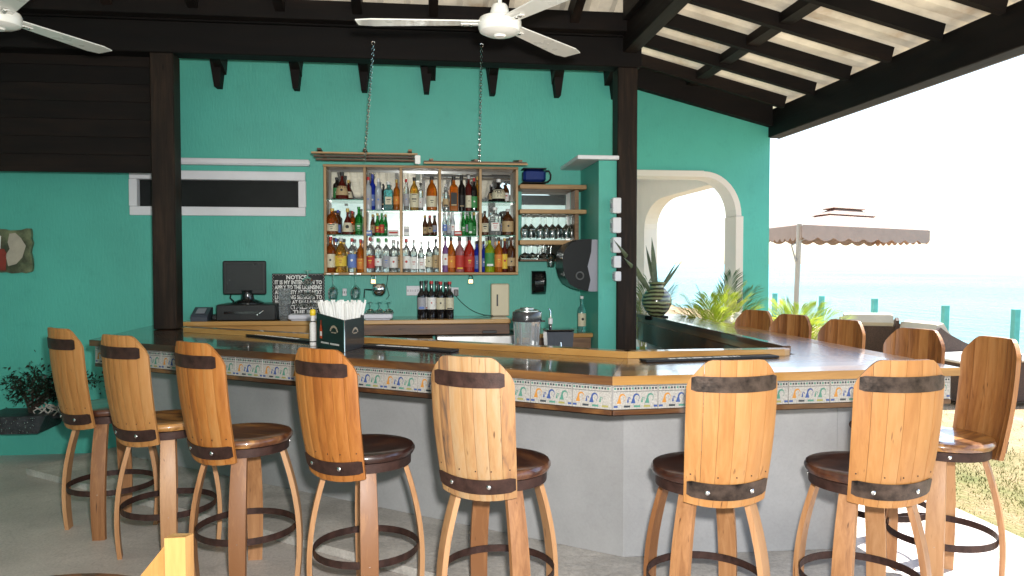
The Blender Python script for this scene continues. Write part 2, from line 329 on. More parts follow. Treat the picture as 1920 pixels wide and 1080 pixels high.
# ------------------------------------------------------------------ walls
def wall_with_hole(mb, X0, X1, z0, z1, hx0, hx1, hz0, hz1, y0, y1):
    mb.box(X0, hx0, y0, y1, z0, z1); mb.box(hx1, X1, y0, y1, z0, z1); mb.box(hx0, hx1, y0, y1, hz1, z1); mb.box(hx0, hx1, y0, y1, z0, hz0)
wA = onY(251, 330, WY); wB = onY(567, 395, WY)
back = thing('back_wall', 'long teal painted wall behind the bar with a narrow white framed window', 'wall', (0, WY, 0))
mb = MB(); wall_with_hole(mb, -9, 1.62, 0, 3.46, wA.x, wB.x, wB.z, wA.z, 0, .22); mb.obj('wall', TEAL, back)
win = MB(); f = .065
for (a,b,c,d) in ((wA.x-.03, wB.x+.03, wA.z-.025, wA.z+.05), (wA.x-.03, wB.x+.03, wB.z-.05, wB.z+.025)): win.cbox(a, b, -.03, .05, c, d)
for (a,b) in ((wA.x-.035, wA.x+.03), (wB.x-.03, wB.x+.035)): win.cbox(a, b, -.027, .05, wB.z+.026, wA.z-.026)
wo = win.obj('window', WHITE, back)
pn = MB(); pn.box(wA.x+.02, wB.x-.02, .06, .075, wB.z+.02, wA.z-.02)
pn.obj('pane', plain('dark_window_glass', (.010,.012,.012), .45, var=.3, scale=5, spec=.2), wo)
cu = MB()
n = 60; L = wB.x-wA.x-.06
cu.loft([[(wA.x+.03+L*i/n, .10+.012*math.sin(i*1.9), z) for i in range(n+1)] for z in (wB.z+.03, wA.z-.03)], cap=False, closed=False)
cu.obj('curtain', plain('charcoal_curtain', (.03,.03,.032), .9), wo)
mA = onY(318, 296, WY-.04); mB_ = onY(580, 312, WY-.04)
mo = MB(); mo.cbox(mA.x-.6, mB_.x, -.07, 0, mB_.z, mA.z); mo.cbox(mA.x-.6, mB_.x+.01, -.09, -.071, mA.z-.045, mA.z-.012, .003); mo.obj('cornice', WHITE, back)

pier = thing('wall_pier', 'short teal wall pier with white cap slab beside the right post', 'wall', (0,0,0))
mb = MB(); mb.box(1.455, 1.612, 6.13, WY-.002, 0, 2.44); mb.obj('pier', TEAL, pier)
mb = MB(); mb.cbox(1.27, 1.611, 6.08, WY-.002, 2.443, 2.475); mb.obj('cap_slab', WHITE, pier)

# arched wall to the right
tL, tR = onY(1197, 166, RY), onY(1441, 236, RY)
eX = onY(1444, 258, RY).x
slope = (tL.z-tR.z)/(tR.x-tL.x)
hx0 = onY(1150, 400, RY).x; hx1 = onY(1380, 400, RY).x; hz1 = onY(1300, 330, RY).z; hsp = onY(1384, 405, RY).z; hcx = onY(1318, 330, RY).x
def arch_outline(off=0, rx=None):
    pts = []
    n = 10; x1 = hx1+off; zt = hz1+off; cx = hcx
    for i in range(n+1):
        a = math.pi/2*i/n; pts.append((cx+(x1-cx)*math.sin(a), hsp+(zt-hsp)*math.cos(a)))
    return pts            # from top centre-right over to the springing
arw = thing('arched_wall', 'teal seaward wall with a cream trimmed arched opening onto the sea', 'wall')
mb = MB()
topz = lambda x: tL.z + .0 - slope*(x-tL.x)
y0, y1 = RY, RY+.22
ao = arch_outline()
# right pier, area over the arch in quads
mb.prismY([(hx1, 0), (eX, 0), (eX, topz(eX)), (hx1, topz(hx1)), (hx1, hsp)], y0, y1)
for a, b in zip(ao[:-1], ao[1:]): mb.prismY([(a[0], a[1]), (b[0], b[1]), (b[0], topz(b[0])), (a[0], topz(a[0]))], y0, y1)
mb.prismY([(hx0, hz1), (hcx, hz1), (hcx, topz(hcx)), (hx0, topz(hx0))], y0, y1)
mb.prismY([(1.6, 0), (hx0, 0), (hx0, topz(hx0)), (1.6, topz(1.6))], y0, y1)
mb.box(1.614, 1.83, WY+.02, RY-.002, 0, 3.40)
mb.prismY([(1.6, topz(1.6)), (eX, topz(eX)), (eX, topz(eX)+.21), (1.6, topz(1.6)+.21)], y0+.003, y1-.003)
mb.prismY([(hx0, 0), (hx1, 0), (hx1, .75), (hx0, .75)], y0+.002, y1-.002)
mb.obj('wall', TEAL, arw)
# cream lining and trim
tr = MB(); t_ = .045; oo = arch_outline(t_)
ii = arch_outline(-.012)
for k in range(len(ao)-1):
    tr.hexa([(ii[k][0], y0-.03, ii[k][1]), (ii[k+1][0], y0-.03, ii[k+1][1]), (ii[k+1][0], y1+.02, ii[k+1][1]), (ii[k][0], y1+.02, ii[k][1]),
             (oo[k][0], y0-.03, oo[k][1]), (oo[k+1][0], y0-.03, oo[k+1][1]), (oo[k+1][0], y1+.02, oo[k+1][1]), (oo[k][0], y1+.02, oo[k][1])])
tr.obj('arch_trim', CREAM, arw)
tr = MB(); tr.cbox(hx1-.02, hx1+.06, y0-.045, y1+.02, .75, hsp-.003); tr.obj('jamb_trim', CREAM, arw)
tr = MB(); tr.cbox(hx0, hcx+.0, y0-.04, y1+.02, hz1-.012, hz1+.05); tr.obj('lintel_trim', CREAM, arw)

# veranda wall running away along the shore, with its own wide arch
vX = eX - .16
ver = thing('veranda_wall', 'cream veranda wall with a wide arch seen through the teal arch', 'wall')
mb = MB()
zA = onX(1345, 342, vX); yL = onX(1208, 430, vX); zc = onX(1222, 378, vX)
va0, va1 = 7.75, yL.y; vz = zA.z; vsp = yL.z
mb.box(vX, vX+.2, RY+.222, va0, 0, 3.0); mb.box(vX, vX+.2, va1, va1+1.2, 0, 3.0); 
n = 8
vo = []
for i in range(n+1):
    a = math.pi/2*i/n; vo.append((va1-.9+.9*math.sin(a), vsp+(vz-vsp)*math.cos(a)))
for a, b in zip(vo[:-1], vo[1:]): mb.prismX([(a[0],a[1]),(b[0],b[1]),(b[0],3.0),(a[0],3.0)], vX, vX+.2)
mb.box(vX, vX+.2, va0, va1-.9, vz, 3.0)
mb.box(-1, vX-.002, va1+1.0, va1+1.2, 0, 3.0)
mb.obj('wall', CREAM, ver)
mb = MB(); mb.box(-1, vX+.3, RY+.23, va1+1.3, 3.003, 3.1); mb.obj('ceiling_slab', CREAM, ver)

# ------------------------------------------------------------------ pavilion roof
PY = 6.10
roof = thing('pavilion_roof', 'dark timber pavilion roof carrying cream corrugated sheets over the bar', 'roof')
lx0, lx1 = onY(283,300,PY).x, onY(327,300,PY).x
rx0, rx1 = onY(1158,300,PY).x, onY(1195,300,PY).x
mb = MB(); mb.cbox(lx0, lx1, PY, PY+.17, 1.103, 3.19, .006); mb.obj('post', DARKWZ, roof)
mb = MB(); mb.cbox(rx0, rx1, PY, PY+.17, 0.002, 3.19, .006); mb.obj('post', DARKWZ, roof)
BZ0, BZ1 = 3.19, 3.425
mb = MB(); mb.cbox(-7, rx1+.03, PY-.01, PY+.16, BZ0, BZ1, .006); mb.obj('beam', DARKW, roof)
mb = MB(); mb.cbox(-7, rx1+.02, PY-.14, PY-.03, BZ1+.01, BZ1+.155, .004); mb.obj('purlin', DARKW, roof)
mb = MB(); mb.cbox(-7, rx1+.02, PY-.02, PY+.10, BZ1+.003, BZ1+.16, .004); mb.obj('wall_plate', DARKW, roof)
SL = .34
rz = lambda y: 3.60 + SL*(PY-y)       # underside of the sheets
rafx = [onY(p, 20, PY-.1).x for p in (60, 205, 365, 527, 671, 812, 940, 1075, 1187)]
tailx = [onY(p, 130, WY-.2).x for p in (402, 551, 681, 800, 926, 1050, 1160)]
for x in rafx[:-1]+[rafx[-1]-.0]:
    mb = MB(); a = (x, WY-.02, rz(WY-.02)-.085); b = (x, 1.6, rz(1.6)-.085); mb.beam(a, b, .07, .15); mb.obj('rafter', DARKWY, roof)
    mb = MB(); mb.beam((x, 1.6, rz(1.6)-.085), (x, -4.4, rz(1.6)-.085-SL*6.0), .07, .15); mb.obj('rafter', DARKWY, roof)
for x in tailx:
    mb = MB(); zt, zb = 3.36, onY(400, 153, WY-.3).z
    mb.loft([[(x-.022, WY-.13, zb), (x+.022, WY-.13, zb), (x+.022, WY-.02, zb-.0), (x-.022, WY-.02, zb-.0)],
             [(x-.055, WY-.17, zt), (x+.055, WY-.17, zt), (x+.055, WY-.02, zt), (x-.06, WY-.02, zt)]]); mb.obj('rafter_tail', DARKW, roof)
def corrugated(mb, p00, du, dv, nu, amp, per):
    """ribs along dv; p00 corner, du across ribs"""
    p00, du, dv = Vector(p00), Vector(du), Vector(dv); L = du.length; nn = int(L/per)*4; up = du.cross(dv).normalized(); up = up if up.z > 0 else -up
    row = []
    for i in range(nn+1):
        ph = (i % 4); h = amp if ph in (1,) else (amp*.0)
        row.append(p00 + du*(i/nn) + up*(amp if ph == 1 else 0))
    r1 = [tuple(p) for p in row]; r2 = [tuple(p+dv) for p in row]
    mb.loft([r1, r2], cap=False, closed=False)
sh = MB(); corrugated(sh, (-7, WY+.2, rz(WY+.2)+.0), (8.72, 0, 0), (0, 1.6-WY-.2, rz(1.6)-rz(WY+.2)), 0, .03, .2); sh.obj('roof_sheet', SHEET, roof)
sh = MB(); corrugated(sh, (-7, 1.6, rz(1.6)), (8.72, 0, 0), (0, -6.2, -SL*6.2), 0, .03, .2); sh.obj('roof_sheet', SHEET, roof)
# battens across the main slope
for y in (5.1, 4.1, 3.1, 2.1):
    mb = MB(); mb.cbox(-7, 1.7, y-.03, y+.03, rz(y)-.06, rz(y)-.01, .003); mb.obj('batten', DARKW, roof)
# right slope
iX = rx1 - .08
eZ = onY(1443, 258, RY).z; eB = eZ
def sz(x): return tL.z + .225 - slope*(x-tL.x)       # underside of the right sheets
mb = MB(); mb.cbox(iX-.05, iX+.07, -4.5, PY-.02, 3.30, 3.52, .006); mb.obj('side_beam', DARKWY, roof)
mb = MB(); mb.cbox(iX-.10, iX-.052, -4.5, PY-.2, 3.50, 3.95, .004); mb.obj('fascia_board', DARKWY, roof)
mb = MB(); mb.cbox(eX-.02, eX+.11, -4.5, RY+.05, eZ, eZ+.27, .006); mb.obj('eave_beam', DARKWY, roof)
mb = MB(); mb.cbox(eX+.113, eX+.14, -4.5, RY+.08, eZ+.0, eZ+.05, .004); mb.obj('gutter_lip', wood('weathered_eave_edge', [(.05,.04,.03),(.12,.09,.07)], axis=1, spots=False), roof)
ry = RY - .34; k = 1; pry = RY-.07
while ry > -4.4:
    mb = MB(); zz = lambda x: sz(x)-.062
    a = (rx1+.0 if ry > PY else iX+.071, ry, 0); a = (a[0], ry, zz(a[0])); b = (eX-.022, ry, zz(eX-.022))
    mb.beam(a, b, .055, .112); mb.obj('rafter', DARKW, roof)
    if k > 0 :
        mx_ = 2.66; bl = MB(); bl.hexa([(mx_-.05, ry+.03, sz(mx_)-.075), (mx_+.05, ry+.03, sz(mx_)-.085), (mx_+.05, pry-.03, sz(mx_)-.085), (mx_-.05, pry-.03, sz(mx_)-.075),
             (mx_-.05, ry+.03, sz(mx_)-.005), (mx_+.05, ry+.03, sz(mx_)-.02), (mx_+.05, pry-.03, sz(mx_)-.02), (mx_-.05, pry-.03, sz(mx_)-.005)]); bl.obj('blocking', DARKWY, roof)
    pry = ry; ry -= .56; k += 1
sh = MB(); x0_, x1_ = iX+.0, eX+.25
corrugated(sh, (x0_, RY+.2, sz(x0_)), (0, -12.0, 0), (x1_-x0_, 0, sz(x1_)-sz(x0_)), 0, .025, .2); sh.obj('roof_sheet', SHEET, roof)
mb = MB(); gx0, gx1 = rx1+.0, eX-.022
mb.hexa([(gx0,RY-.10,topz(gx0)-.02),(gx1,RY-.10,topz(gx1)-.02),(gx1,RY-.012,topz(gx1)-.02),(gx0,RY-.012,topz(gx0)-.02),(gx0,RY-.10,sz(gx0)-.02),(gx1,RY-.10,sz(gx1)-.02),(gx1,RY-.012,sz(gx1)-.02),(gx0,RY-.012,sz(gx0)-.02)]); mb.obj('gable_beam', DARKW, roof)
# rear posts of the pavilion, behind the camera
for x, y in ((3.55, -4.3), (1.7, -4.3), (-3, -4.3), (-6.9, -4.3)):
    mb = MB(); mb.cbox(x-.08, x+.08, y-.08, y+.08, 0.002, 3.0, .006); mb.obj('post', DARKWZ, roof)
mb = MB(); mb.cbox(-7, 3.6, -4.45, -4.3, 3.0, 3.22, .006); mb.obj('beam', DARKW, roof)

# dark board screen top left
bp = thing('board_screen', 'near black screen of horizontal boards hanging left of the left post', 'screen')
zb = onY(140, 321, PY+.12).z; nb = 9; hh = (BZ1+.1-zb)/nb
for i in range(nb):
    mb = MB(); mb.cbox(-7, lx0+.05, PY+.172+rnd.uniform(0,.002), PY+.20, zb+i*hh+.0008, zb+(i+1)*hh-.0008, .0015); mb.obj('board', DARKW, bp)
# left end wall of the dining area (out of view)
mb = MB(); mb.box(-7.3, -7.1, -5, WY-.01, 0, 4.4); mb.obj('side_wall', TEAL, label='plain teal wall closing the dining area at far left', cat='wall')

gw = plain('pale_green_backdrop', (.36,.44,.40), .8, var=.15, scale=1.2)
mb = MB(); mb.box(-14, 5.5, -11.2, -11, -.1, 3.6); mb.obj('mirror_backdrop_wall', gw, label='added pale green wall behind the photographer, dulling the sky in the mirrors', cat='wall')  # unseen wall added so the mirrors reflect less bright sky

# ================================================================== BAR COUNTER
CZ = 1.10; TH = .04
A = onZ(167, 637, CZ).xy; B = onZ(1148, 706, CZ).xy; C = onZ(1801, 689, CZ).xy
X_end = A.x
lipJ = onZ(1177, 660, CZ+.035).xy; lipE = onZ(1488, 655, CZ+.035).xy
oX = (onZ(1280, 590, CZ).x + C.x)/2
bar = thing('bar_counter', 'long angled bar counter with lacquered timber top, wave tile band and grey base', 'bar counter')
dLB = (A-B).normalized()
inL = lambda x: lipJ.y + (x-lipJ.x)*dLB.y/dLB.x + .05
H = Vector((X_end+.42, inL(X_end+.42)))
inn = lambda p: tuple(p)
wI = .035     # golden edging width
def seg_slab(name, outline, mat, origin, ang, z0=CZ-TH, z1=CZ):
    mb = MB(); c, s = math.cos(-ang), math.sin(-ang)
    loc = [((p[0]-origin[0])*c-(p[1]-origin[1])*s, (p[0]-origin[0])*s+(p[1]-origin[1])*c) for p in outline]
    a = sum(loc[i][0]*loc[(i+1)%len(loc)][1]-loc[(i+1)%len(loc)][0]*loc[i][1] for i in range(len(loc)))
    if a < 0: loc = loc[::-1]
    mb.prism(loc, z0, z1); o = mb.obj(name, mat, bar); o.location = (origin[0], origin[1], 0); o.rotation_euler = (0,0,ang); return o
angL = math.atan2((B-A).y, (B-A).x); angF = math.atan2((C-B).y, (C-B).x)
G = Vector((lipJ.x, lipJ.y+.05)); F = Vector((oX-.53, lipE.y+.05))
nL = Vector((-dLB.y, dLB.x)); nL = nL if nL.y > 0 else -nL
# planks along the left run (3 boards), the front run (3) and the right run (3)
def lerp(a, b, t): return a+(b-a)*t
iA = Vector((X_end, inL(X_end)))
nbd = 4
for i in range(nbd):
    t0, t1 = i/nbd+(.0 if i else .0), (i+1)/nbd
    g = .0008
    seg_slab('counter_board', [lerp(A,iA,t0+g), lerp(B,G,t0+g), lerp(B,G,t1-g), lerp(A,iA,t1-g)], CTOPD if i else CEDGE, A, angL)
    seg_slab('counter_board', [lerp(B,G,t0+g)+Vector((.001,0)), lerp(C,F,t0+g), lerp(C,F,t1-g), lerp(B,G,t1-g)+Vector((.001,0))], CTOPM if i else CTOPG, B, angF)
for i in range(nbd):
    t0, t1 = i/nbd, (i+1)/nbd; g = .0015
    P0, P1 = Vector((oX-.0, C.y)), Vector((oX-.53, F.y)); Q0, Q1 = Vector((oX, RY-.005)), Vector((oX-.53, RY-.005))
    a0, a1 = lerp(C, F, t0+g), lerp(C, F, t1-g)
    seg_slab('counter_board', [a0+Vector((0,.001)), lerp(Q0,Q1,t0+g), lerp(Q0,Q1,t1-g), a1+Vector((0,.001))], CTOPM if i else CTOPG, (oX, C.y), R(90))
seg_slab('counter_board', [iA+Vector((0,.001)), Vector((X_end+.0, WY-.004)), Vector((X_end+.42, WY-.004)), H+Vector((0,.001))], CTOPD, (X_end, iA.y), R(90))
# raised inner lips
def lip(p, q, wdt, mat, rounded=False, z1=.035):
    d = (q-p); L = d.length; ang = math.atan2(d.y, d.x); mb = MB()
    if rounded:
        pts = [(0,0),(L-.05,0),(L-.015,.012),(L,.035),(L-.015,.058),(L-.05,.07),(0,.07)]; pts = [(x, y*wdt/.07) for x,y in pts]
    else: pts = [(0,0),(L,0),(L,wdt),(0,wdt)]
    mb.loft([[(x,y,0) for x,y in pts],[(x,y,z1-.006) for x,y in pts],[(x*.999+.0005,y*.88+wdt*.06,z1) for x,y in pts]])
    o = mb.obj('raised_lip', mat, bar); o.location = (p.x, p.y, CZ+.001); o.rotation_euler = (0,0,ang); return o
lpA = Vector((X_end+.45, inL(X_end+.45)-.03)); 
lip(lpA, lipJ-Vector((.002,0)), .09, CTOPG); lip(lipJ, lipE, .09, CTOPG, True)
lip(Vector((oX-.545, RY-.01)), Vector((oX-.545, F.y+.12)), .05, CEDGE)
# inner aprons of the right arm
mb = MB(); mb.cbox(oX-.53, oX-.50, F.y, RY-.01, CZ-.22, CZ-TH-.002); mb.obj('inner_apron', CEDGE, bar)
# tile band: backing board plus one object per tile
TILEW, TILEH = .212, .112
TB = plain('tile_cream_glaze', (.37,.355,.33), .3, var=.35, scale=130, coat=.3)
TD = plain('tile_dark_glaze', (.05,.06,.07), .25, var=.3, scale=60)
TBl = plain('tile_blue_glaze', (.05,.09,.25), .2, var=.2); TG = plain('tile_green_glaze', (.08,.22,.17), .2, var=.2); TO = plain('tile_ochre_glaze', (.48,.22,.05), .2, var=.2)
TY = plain('tile_olive_glaze', (.28,.26,.09), .2, var=.2)
def tile_mesh(wt, order=(4,2,3), cut=None):
    mb = MB(); h = TILEH; mb.cbox(.001, wt-.001, -.008, 0, .001, h-.001, .0015, 0)
    yf = -.0088
    def flat(pts, mi):
        if cut is not None: pts = [(min(x, wt-.004), z) for x, z in pts]
        mb.loft([[(x,-.0075,z) for x,z in pts],[(x,yf,z) for x,z in pts]], mi)
    def rect(x0,x1,z0,z1,mi):
        if x0 > wt-.008: return
        x1 = min(x1, wt-.003); flat([(x0,z0),(x1,z0),(x1,z1),(x0,z1)], mi)
    rect(.003, TILEW-.003, h-.007, h-.004, 1)
    for k in range(15): rect(.006+k*.0137, .006+k*.0137+.0085, h-.021, h-.012, 1 if k % 3 else 3)
    rect(.003, TILEW-.003, h-.031, h-.029, 1)
    for k in range(3):
        cx = .04+k*.066
        if cx+.02 > wt: continue
        c = order[k]; zb_ = .028
        # curling wave: swept body and hooked crest
        out = []; n = 10
        for i in range(n+1):
            t = i/n; a = math.pi*(1.0 - 1.35*t); out.append((cx+.004+.0165*math.cos(a)*(1 if t<.5 else .95), zb_+.026+.019*math.sin(a)))
        inn_ = []
        for i in range(n+1):
            t = i/n; a = math.pi*(1.0 - 1.35*t); inn_.append((cx+.0065+.0118*math.cos(a), zb_+.0240+.0135*math.sin(a)))
        for i in range(n): flat([out[i+1], out[i], inn_[i], inn_[i+1]][::-1], c)
        flat([(cx-.022, zb_), (cx-.001, zb_), (cx-.0052, zb_+.0235), (cx-.0125, zb_+.026)], c)
        # small curl
        sx_ = cx+.036
        if sx_+.01 < wt: 
            pr = [(sx_+.006*math.cos(a), zb_+.022+.007*math.sin(a)) for a in (3.1,2.3,1.5,.7,-.1,-.9)]
            pi_ = [(sx_+.003*math.cos(a), zb_+.022+.0035*math.sin(a)) for a in (3.1,2.3,1.5,.7,-.1,-.9)]
            for i in range(5): flat([pr[i+1], pr[i], pi_[i], pi_[i+1]][::-1], order[(k+1)%3])
            flat([(sx_-.011, zb_+.004), (sx_-.002, zb_+.004), (sx_-.003, zb_+.022), (sx_-.006, zb_+.022)], order[(k+1)%3])
    for k, c in enumerate((2, 1, 3, 5, 2)):
        rect(.004+k*.047, .004+k*.047+(.018 if k in (0,4) else .03), .010, .019, c)
    return mb.mesh('tile', [TB, TD, TBl, TG, TO, TY])
TM = [tile_mesh(TILEW), tile_mesh(TILEW, (4,2,3)), tile_mesh(TILEW, (2,3,4))]
ins = .03
def tile_run(p, q, first=0):
    d = q-p; L = d.length; ang = math.atan2(d.y, d.x); x = first; i = 0
    while x < L - .02:
        wt = min(TILEW, L-x); me = TM[0 if (i % 5) else 1] if wt > TILEW-.001 else tile_mesh(wt, cut=1)
        u = d/L; o = link('tile', me, bar, (p.x+u.x*x, p.y+u.y*x, CZ-TH-.003-TILEH), ang); x += TILEW+.001; i += 1
offL = nL*ins
Ai = A + (B-A).normalized()*.03 + offL; dF = (C-B).normalized(); nF = Vector((-dF.y, dF.x))
# intersection of the two inset lines
def isect(p, d, q, e):
    k = ((q-p).x*e.y-(q-p).y*e.x)/(d.x*e.y-d.y*e.x); return p+d*k
Bi = isect(Ai, (B-A).normalized(), B+nF*ins, dF); Ci = C + nF*ins - dF*.035
tile_run(Ai, Bi); tile_run(Bi, Ci, 0)
Di = Vector((Ci.x, RY-.02)); tile_run(Ci, Di)
Ae = Vector((Ai.x, WY-.02)); tile_run(Ae, Ai)
mb = MB()
def band(p, q, z0, z1, th, o=0):
    d = (q-p).normalized(); nrm = Vector((-d.y, d.x)); pp = [p+nrm*o, q+nrm*o, q+nrm*(o+th), p+nrm*(o+th)]; return [tuple(v) for v in pp], z0, z1
for p, q in ((Ai, Bi), (Bi, Ci), (Ci, Di), (Ae, Ai)):
    o_, a_, b_ = band(p, q, CZ-TH-TILEH-.003, CZ-TH-.001, .03, .001); mb.prism(o_, a_, b_)
mb.obj('tile_backing', PLASTER, bar)
for p, q in ((Ai, Bi), (Bi, Ci), (Ci, Di), (Ae, Ai)):
    mb = MB(); o_, a_, b_ = band(p, q, CZ-TH-TILEH-.026, CZ-TH-TILEH-.004, .05, -.010); mb.prism(o_, a_, b_); mb.obj('edge_strip', CEDGE, bar)
# soffit board closing the overhang from below
mb = MB(); zs = CZ-TH-TILEH-.0265
sf = [Ai+nL*.05, Bi+Vector((0,.05)), Ci+Vector((-.05,.05)), Vector((Ci.x-.05, RY-.03)), Vector((oX-.45, RY-.03)), Vector((oX-.45, F.y+.02)), G+Vector((0,-.02)), Vector((H.x-.02, H.y)), Vector((H.x-.02, WY-.03)), Vector((Ai.x+.05, WY-.03))]
def poly_prism(mb, pts, z0, z1):
    pts = [tuple(p) for p in pts]; n = len(pts)
    mb.add([(x,y,z0) for x,y in pts]+[(x,y,z1) for x,y in pts], [tuple(range(n-1,-1,-1)), tuple(range(n,2*n))]+[(i,(i+1)%n,n+(i+1)%n,n+i) for i in range(n)])
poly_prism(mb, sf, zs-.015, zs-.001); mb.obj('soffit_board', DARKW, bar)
# base walls
bw = MB(); th = .12
base_pts = [bA, bB, bC, Vector((bC.x, RY-.02))]
for p, q in zip(base_pts[:-1], base_pts[1:]):
    d = (q-p).normalized(); nr = Vector((-d.y, d.x))
    o_ = [tuple(p), tuple(q), tuple(q+nr*th-(d*th*.5 if 0 else Vector((0,0)))), tuple(p+nr*th)]; bw.prism(o_, PB+.002, zs-.017)
bw.obj('base_wall', PLASTER, bar)
# ================================================================== BAR STOOLS
SEATZ, BZB, BZT = .75, .655, 1.232
RC, AMAX = .33, .56
def top_h(u):
    a = abs(u)
    if a < .50: return 0.0
    if a < .66: t = (a-.50)/.16; return -.014*t*t
    if a < .90: t = (a-.66)/.24; return -.014-.052*(t*.8+.2*t*t)
    t = (a-.90)/.10; return -.066-.042*t**1.5
def back_pt(u, v, off=0):
    """u in -1..1 across, v in 0..1 up, off = metres outward (away from the sitter)"""
    wd = .92 + .10*math.sin(math.pi*.5*min(1, v*1.35)) - .02*max(0, v-.75)*4*max(0, v-.75)
    a = u*AMAX*wd; r = RC + off
    x = r*math.sin(a); y = -(.145 + .055) + RC - .0 - r*math.cos(a) + .0
    z = BZB + v*(BZT-BZB) - .02*(1-v)*(1-u*u)*1.0
    y -= .035*math.sin(math.pi*v)*.5 + .085*v
    return (x, y-.02, z)
def stave_mesh(u0, u1, smat):
    mb = MB(); nu, nv = (7 if max(abs(u0),abs(u1)) > .7 else 4), 12; g = .012; uu = [u0+g*.3+(u1-u0-g*.6)*q/nu for q in range(nu+1)]; th = .019
    def grid(off):
        rows = []
        for j in range(nv+1):
            row = []
            for i in range(nu+1):
                u = uu[i]; z_top = top_h(u); v = j/nv; vv = v*(1 + z_top/(BZT-BZB))
                row.append(back_pt(u, vv, off - (.0018 if i in (0, nu) else 0)))
            rows.append(row)
        return rows
    o, n_ = grid(th), grid(0); k = nu+1
    vs = [p for r in o for p in r] + [p for r in n_ for p in r]; m = (nv+1)*k; fs = []
    for j in range(nv):
        for i in range(nu):
            fs.append((j*k+i, j*k+i+1, (j+1)*k+i+1, (j+1)*k+i)); fs.append((m+j*k+i, m+(j+1)*k+i, m+(j+1)*k+i+1, m+j*k+i+1))
        fs.append((j*k, (j+1)*k, m+(j+1)*k, m+j*k)); fs.append((j*k+nu, m+j*k+nu, m+(j+1)*k+nu, (j+1)*k+nu))
    for i in range(nu):
        fs.append((i, m+i, m+i+1, i+1)); fs.append((nv*k+i, nv*k+i+1, m+nv*k+i+1, m+nv*k+i))
    mb.add(vs, fs); return mb.mesh('stave', smat, smooth=True)
def band_mesh(v0, v1, um, mat, thick=.004):
    mb = MB(); n = 18; rings = []
    for i in range(n+1):
        u = -um + 2*um*i/n; c = .10*max(0, (abs(u)/um-.93)/.07); dv = (v1-v0)*c
        rings.append([back_pt(u, v0+dv, .020), back_pt(u, v1-dv, .020), back_pt(u, v1-dv, .020+thick), back_pt(u, v0+dv, .020+thick)])
    mb.loft(rings); return mb.mesh('iron_band', mat, smooth=True)
def leg_profile():
    pts = []
    for i in range(15):
        t = i/14; z = .705*(1-t); r = .165 + .085*math.sin(t*math.pi*.5)**.9 + .026*math.sin(t*math.pi); pts.append((r, z))
    return pts
def leg_mesh():
    mb = MB(); pr = leg_profile(); rings = []
    for i, (r, z) in enumerate(pr):
        t = i/14; w_ = .037 + .005*math.sin(t*math.pi) ; 
        rings.append([(r-.013, -w_, z), (r+.010, -w_+.003, z), (r+.013, 0, z), (r+.010, w_-.003, z), (r-.013, w_, z)])
    mb.loft(rings); return mb.mesh('leg', LEGW, smooth=True)
edges = [-1, -.66, -.36, -.04, .30, .66, 1]
ST = {k: [stave_mesh(a, b, m) for a, b in zip(edges[:-1], edges[1:])] for k, m in STAVES.items()}
edges2 = [-1, -.72, -.42, -.12, .14, .42, .70, 1]
ST2 = {k: [stave_mesh(a, b, m) for a, b in zip(edges2[:-1], edges2[1:])] for k, m in STAVES.items()}
LEG = leg_mesh()
mb = MB(); mb.lathe([(.02,.708),(.205,.708),(.222,.714),(.230,.728),(.230,.738),(.222,.750),(.205,.7545),(.15,.750),(.02,.748)], 40); SEAT = mb.mesh('seat', SEATW, smooth=True)
mb = MB()
for r0, r1 in ((.206,.211),):
    n = 40; lo = [(r1*math.cos(2*math.pi*i/n), r1*math.sin(2*math.pi*i/n)) for i in range(n)]
    mb.lathe([(.200,.668),(.211,.666),(.212,.7075),(.200,.7075)], 40, cap=False)
SRING = mb.mesh('seat_hoop', IRON, smooth=True)
mb = MB(); mb.lathe([(.196,.672),(.196,.706),(.05,.706),(.05,.68)], 24); SUB = mb.mesh('seat_base', DARKW)
mb = MB()
n = 44; R0, R1, za, zb2 = .2415, .2455, .250, .283
for i in range(n):
    a, b = 2*math.pi*i/n, 2*math.pi*(i+1)/n
    P = lambda r, t, z: (r*math.cos(t), r*math.sin(t), z)
    mb.add([P(R0,a,za),P(R1,a,za),P(R1,b,za),P(R0,b,za),P(R0,a,zb2),P(R1,a,zb2),P(R1,b,zb2),P(R0,b,zb2)], [(0,3,2,1),(4,5,6,7),(1,2,6,5),(0,4,7,3)])
FRING = mb.mesh('foot_ring', IRON, smooth=True)
mb = MB(); mb.lathe([(.0095,0),(.0095,.002),(.007,.0045),(.002,.0055)], 10); BLT = mb.mesh('bolt', BOLT, smooth=True)
mb = MB(); mb.lathe([(.0035,0),(.003,.0012)], 6); NAIL = mb.mesh('nail', IRON)
def bolt_at(parent, p, d, me=BLT, name='bolt'):
    o = link(name, me, parent, p); o.rotation_mode = 'QUATERNION'; o.rotation_quaternion = Vector(d).to_track_quat('Z', 'Y'); return o
TOPB = [band_mesh(.79, .893, .90, IRON2), band_mesh(.795, .90, .80, IRON)]; BOTB = [band_mesh(.055, .17, .93, IRON2), band_mesh(.05, .155, .97, IRON)]
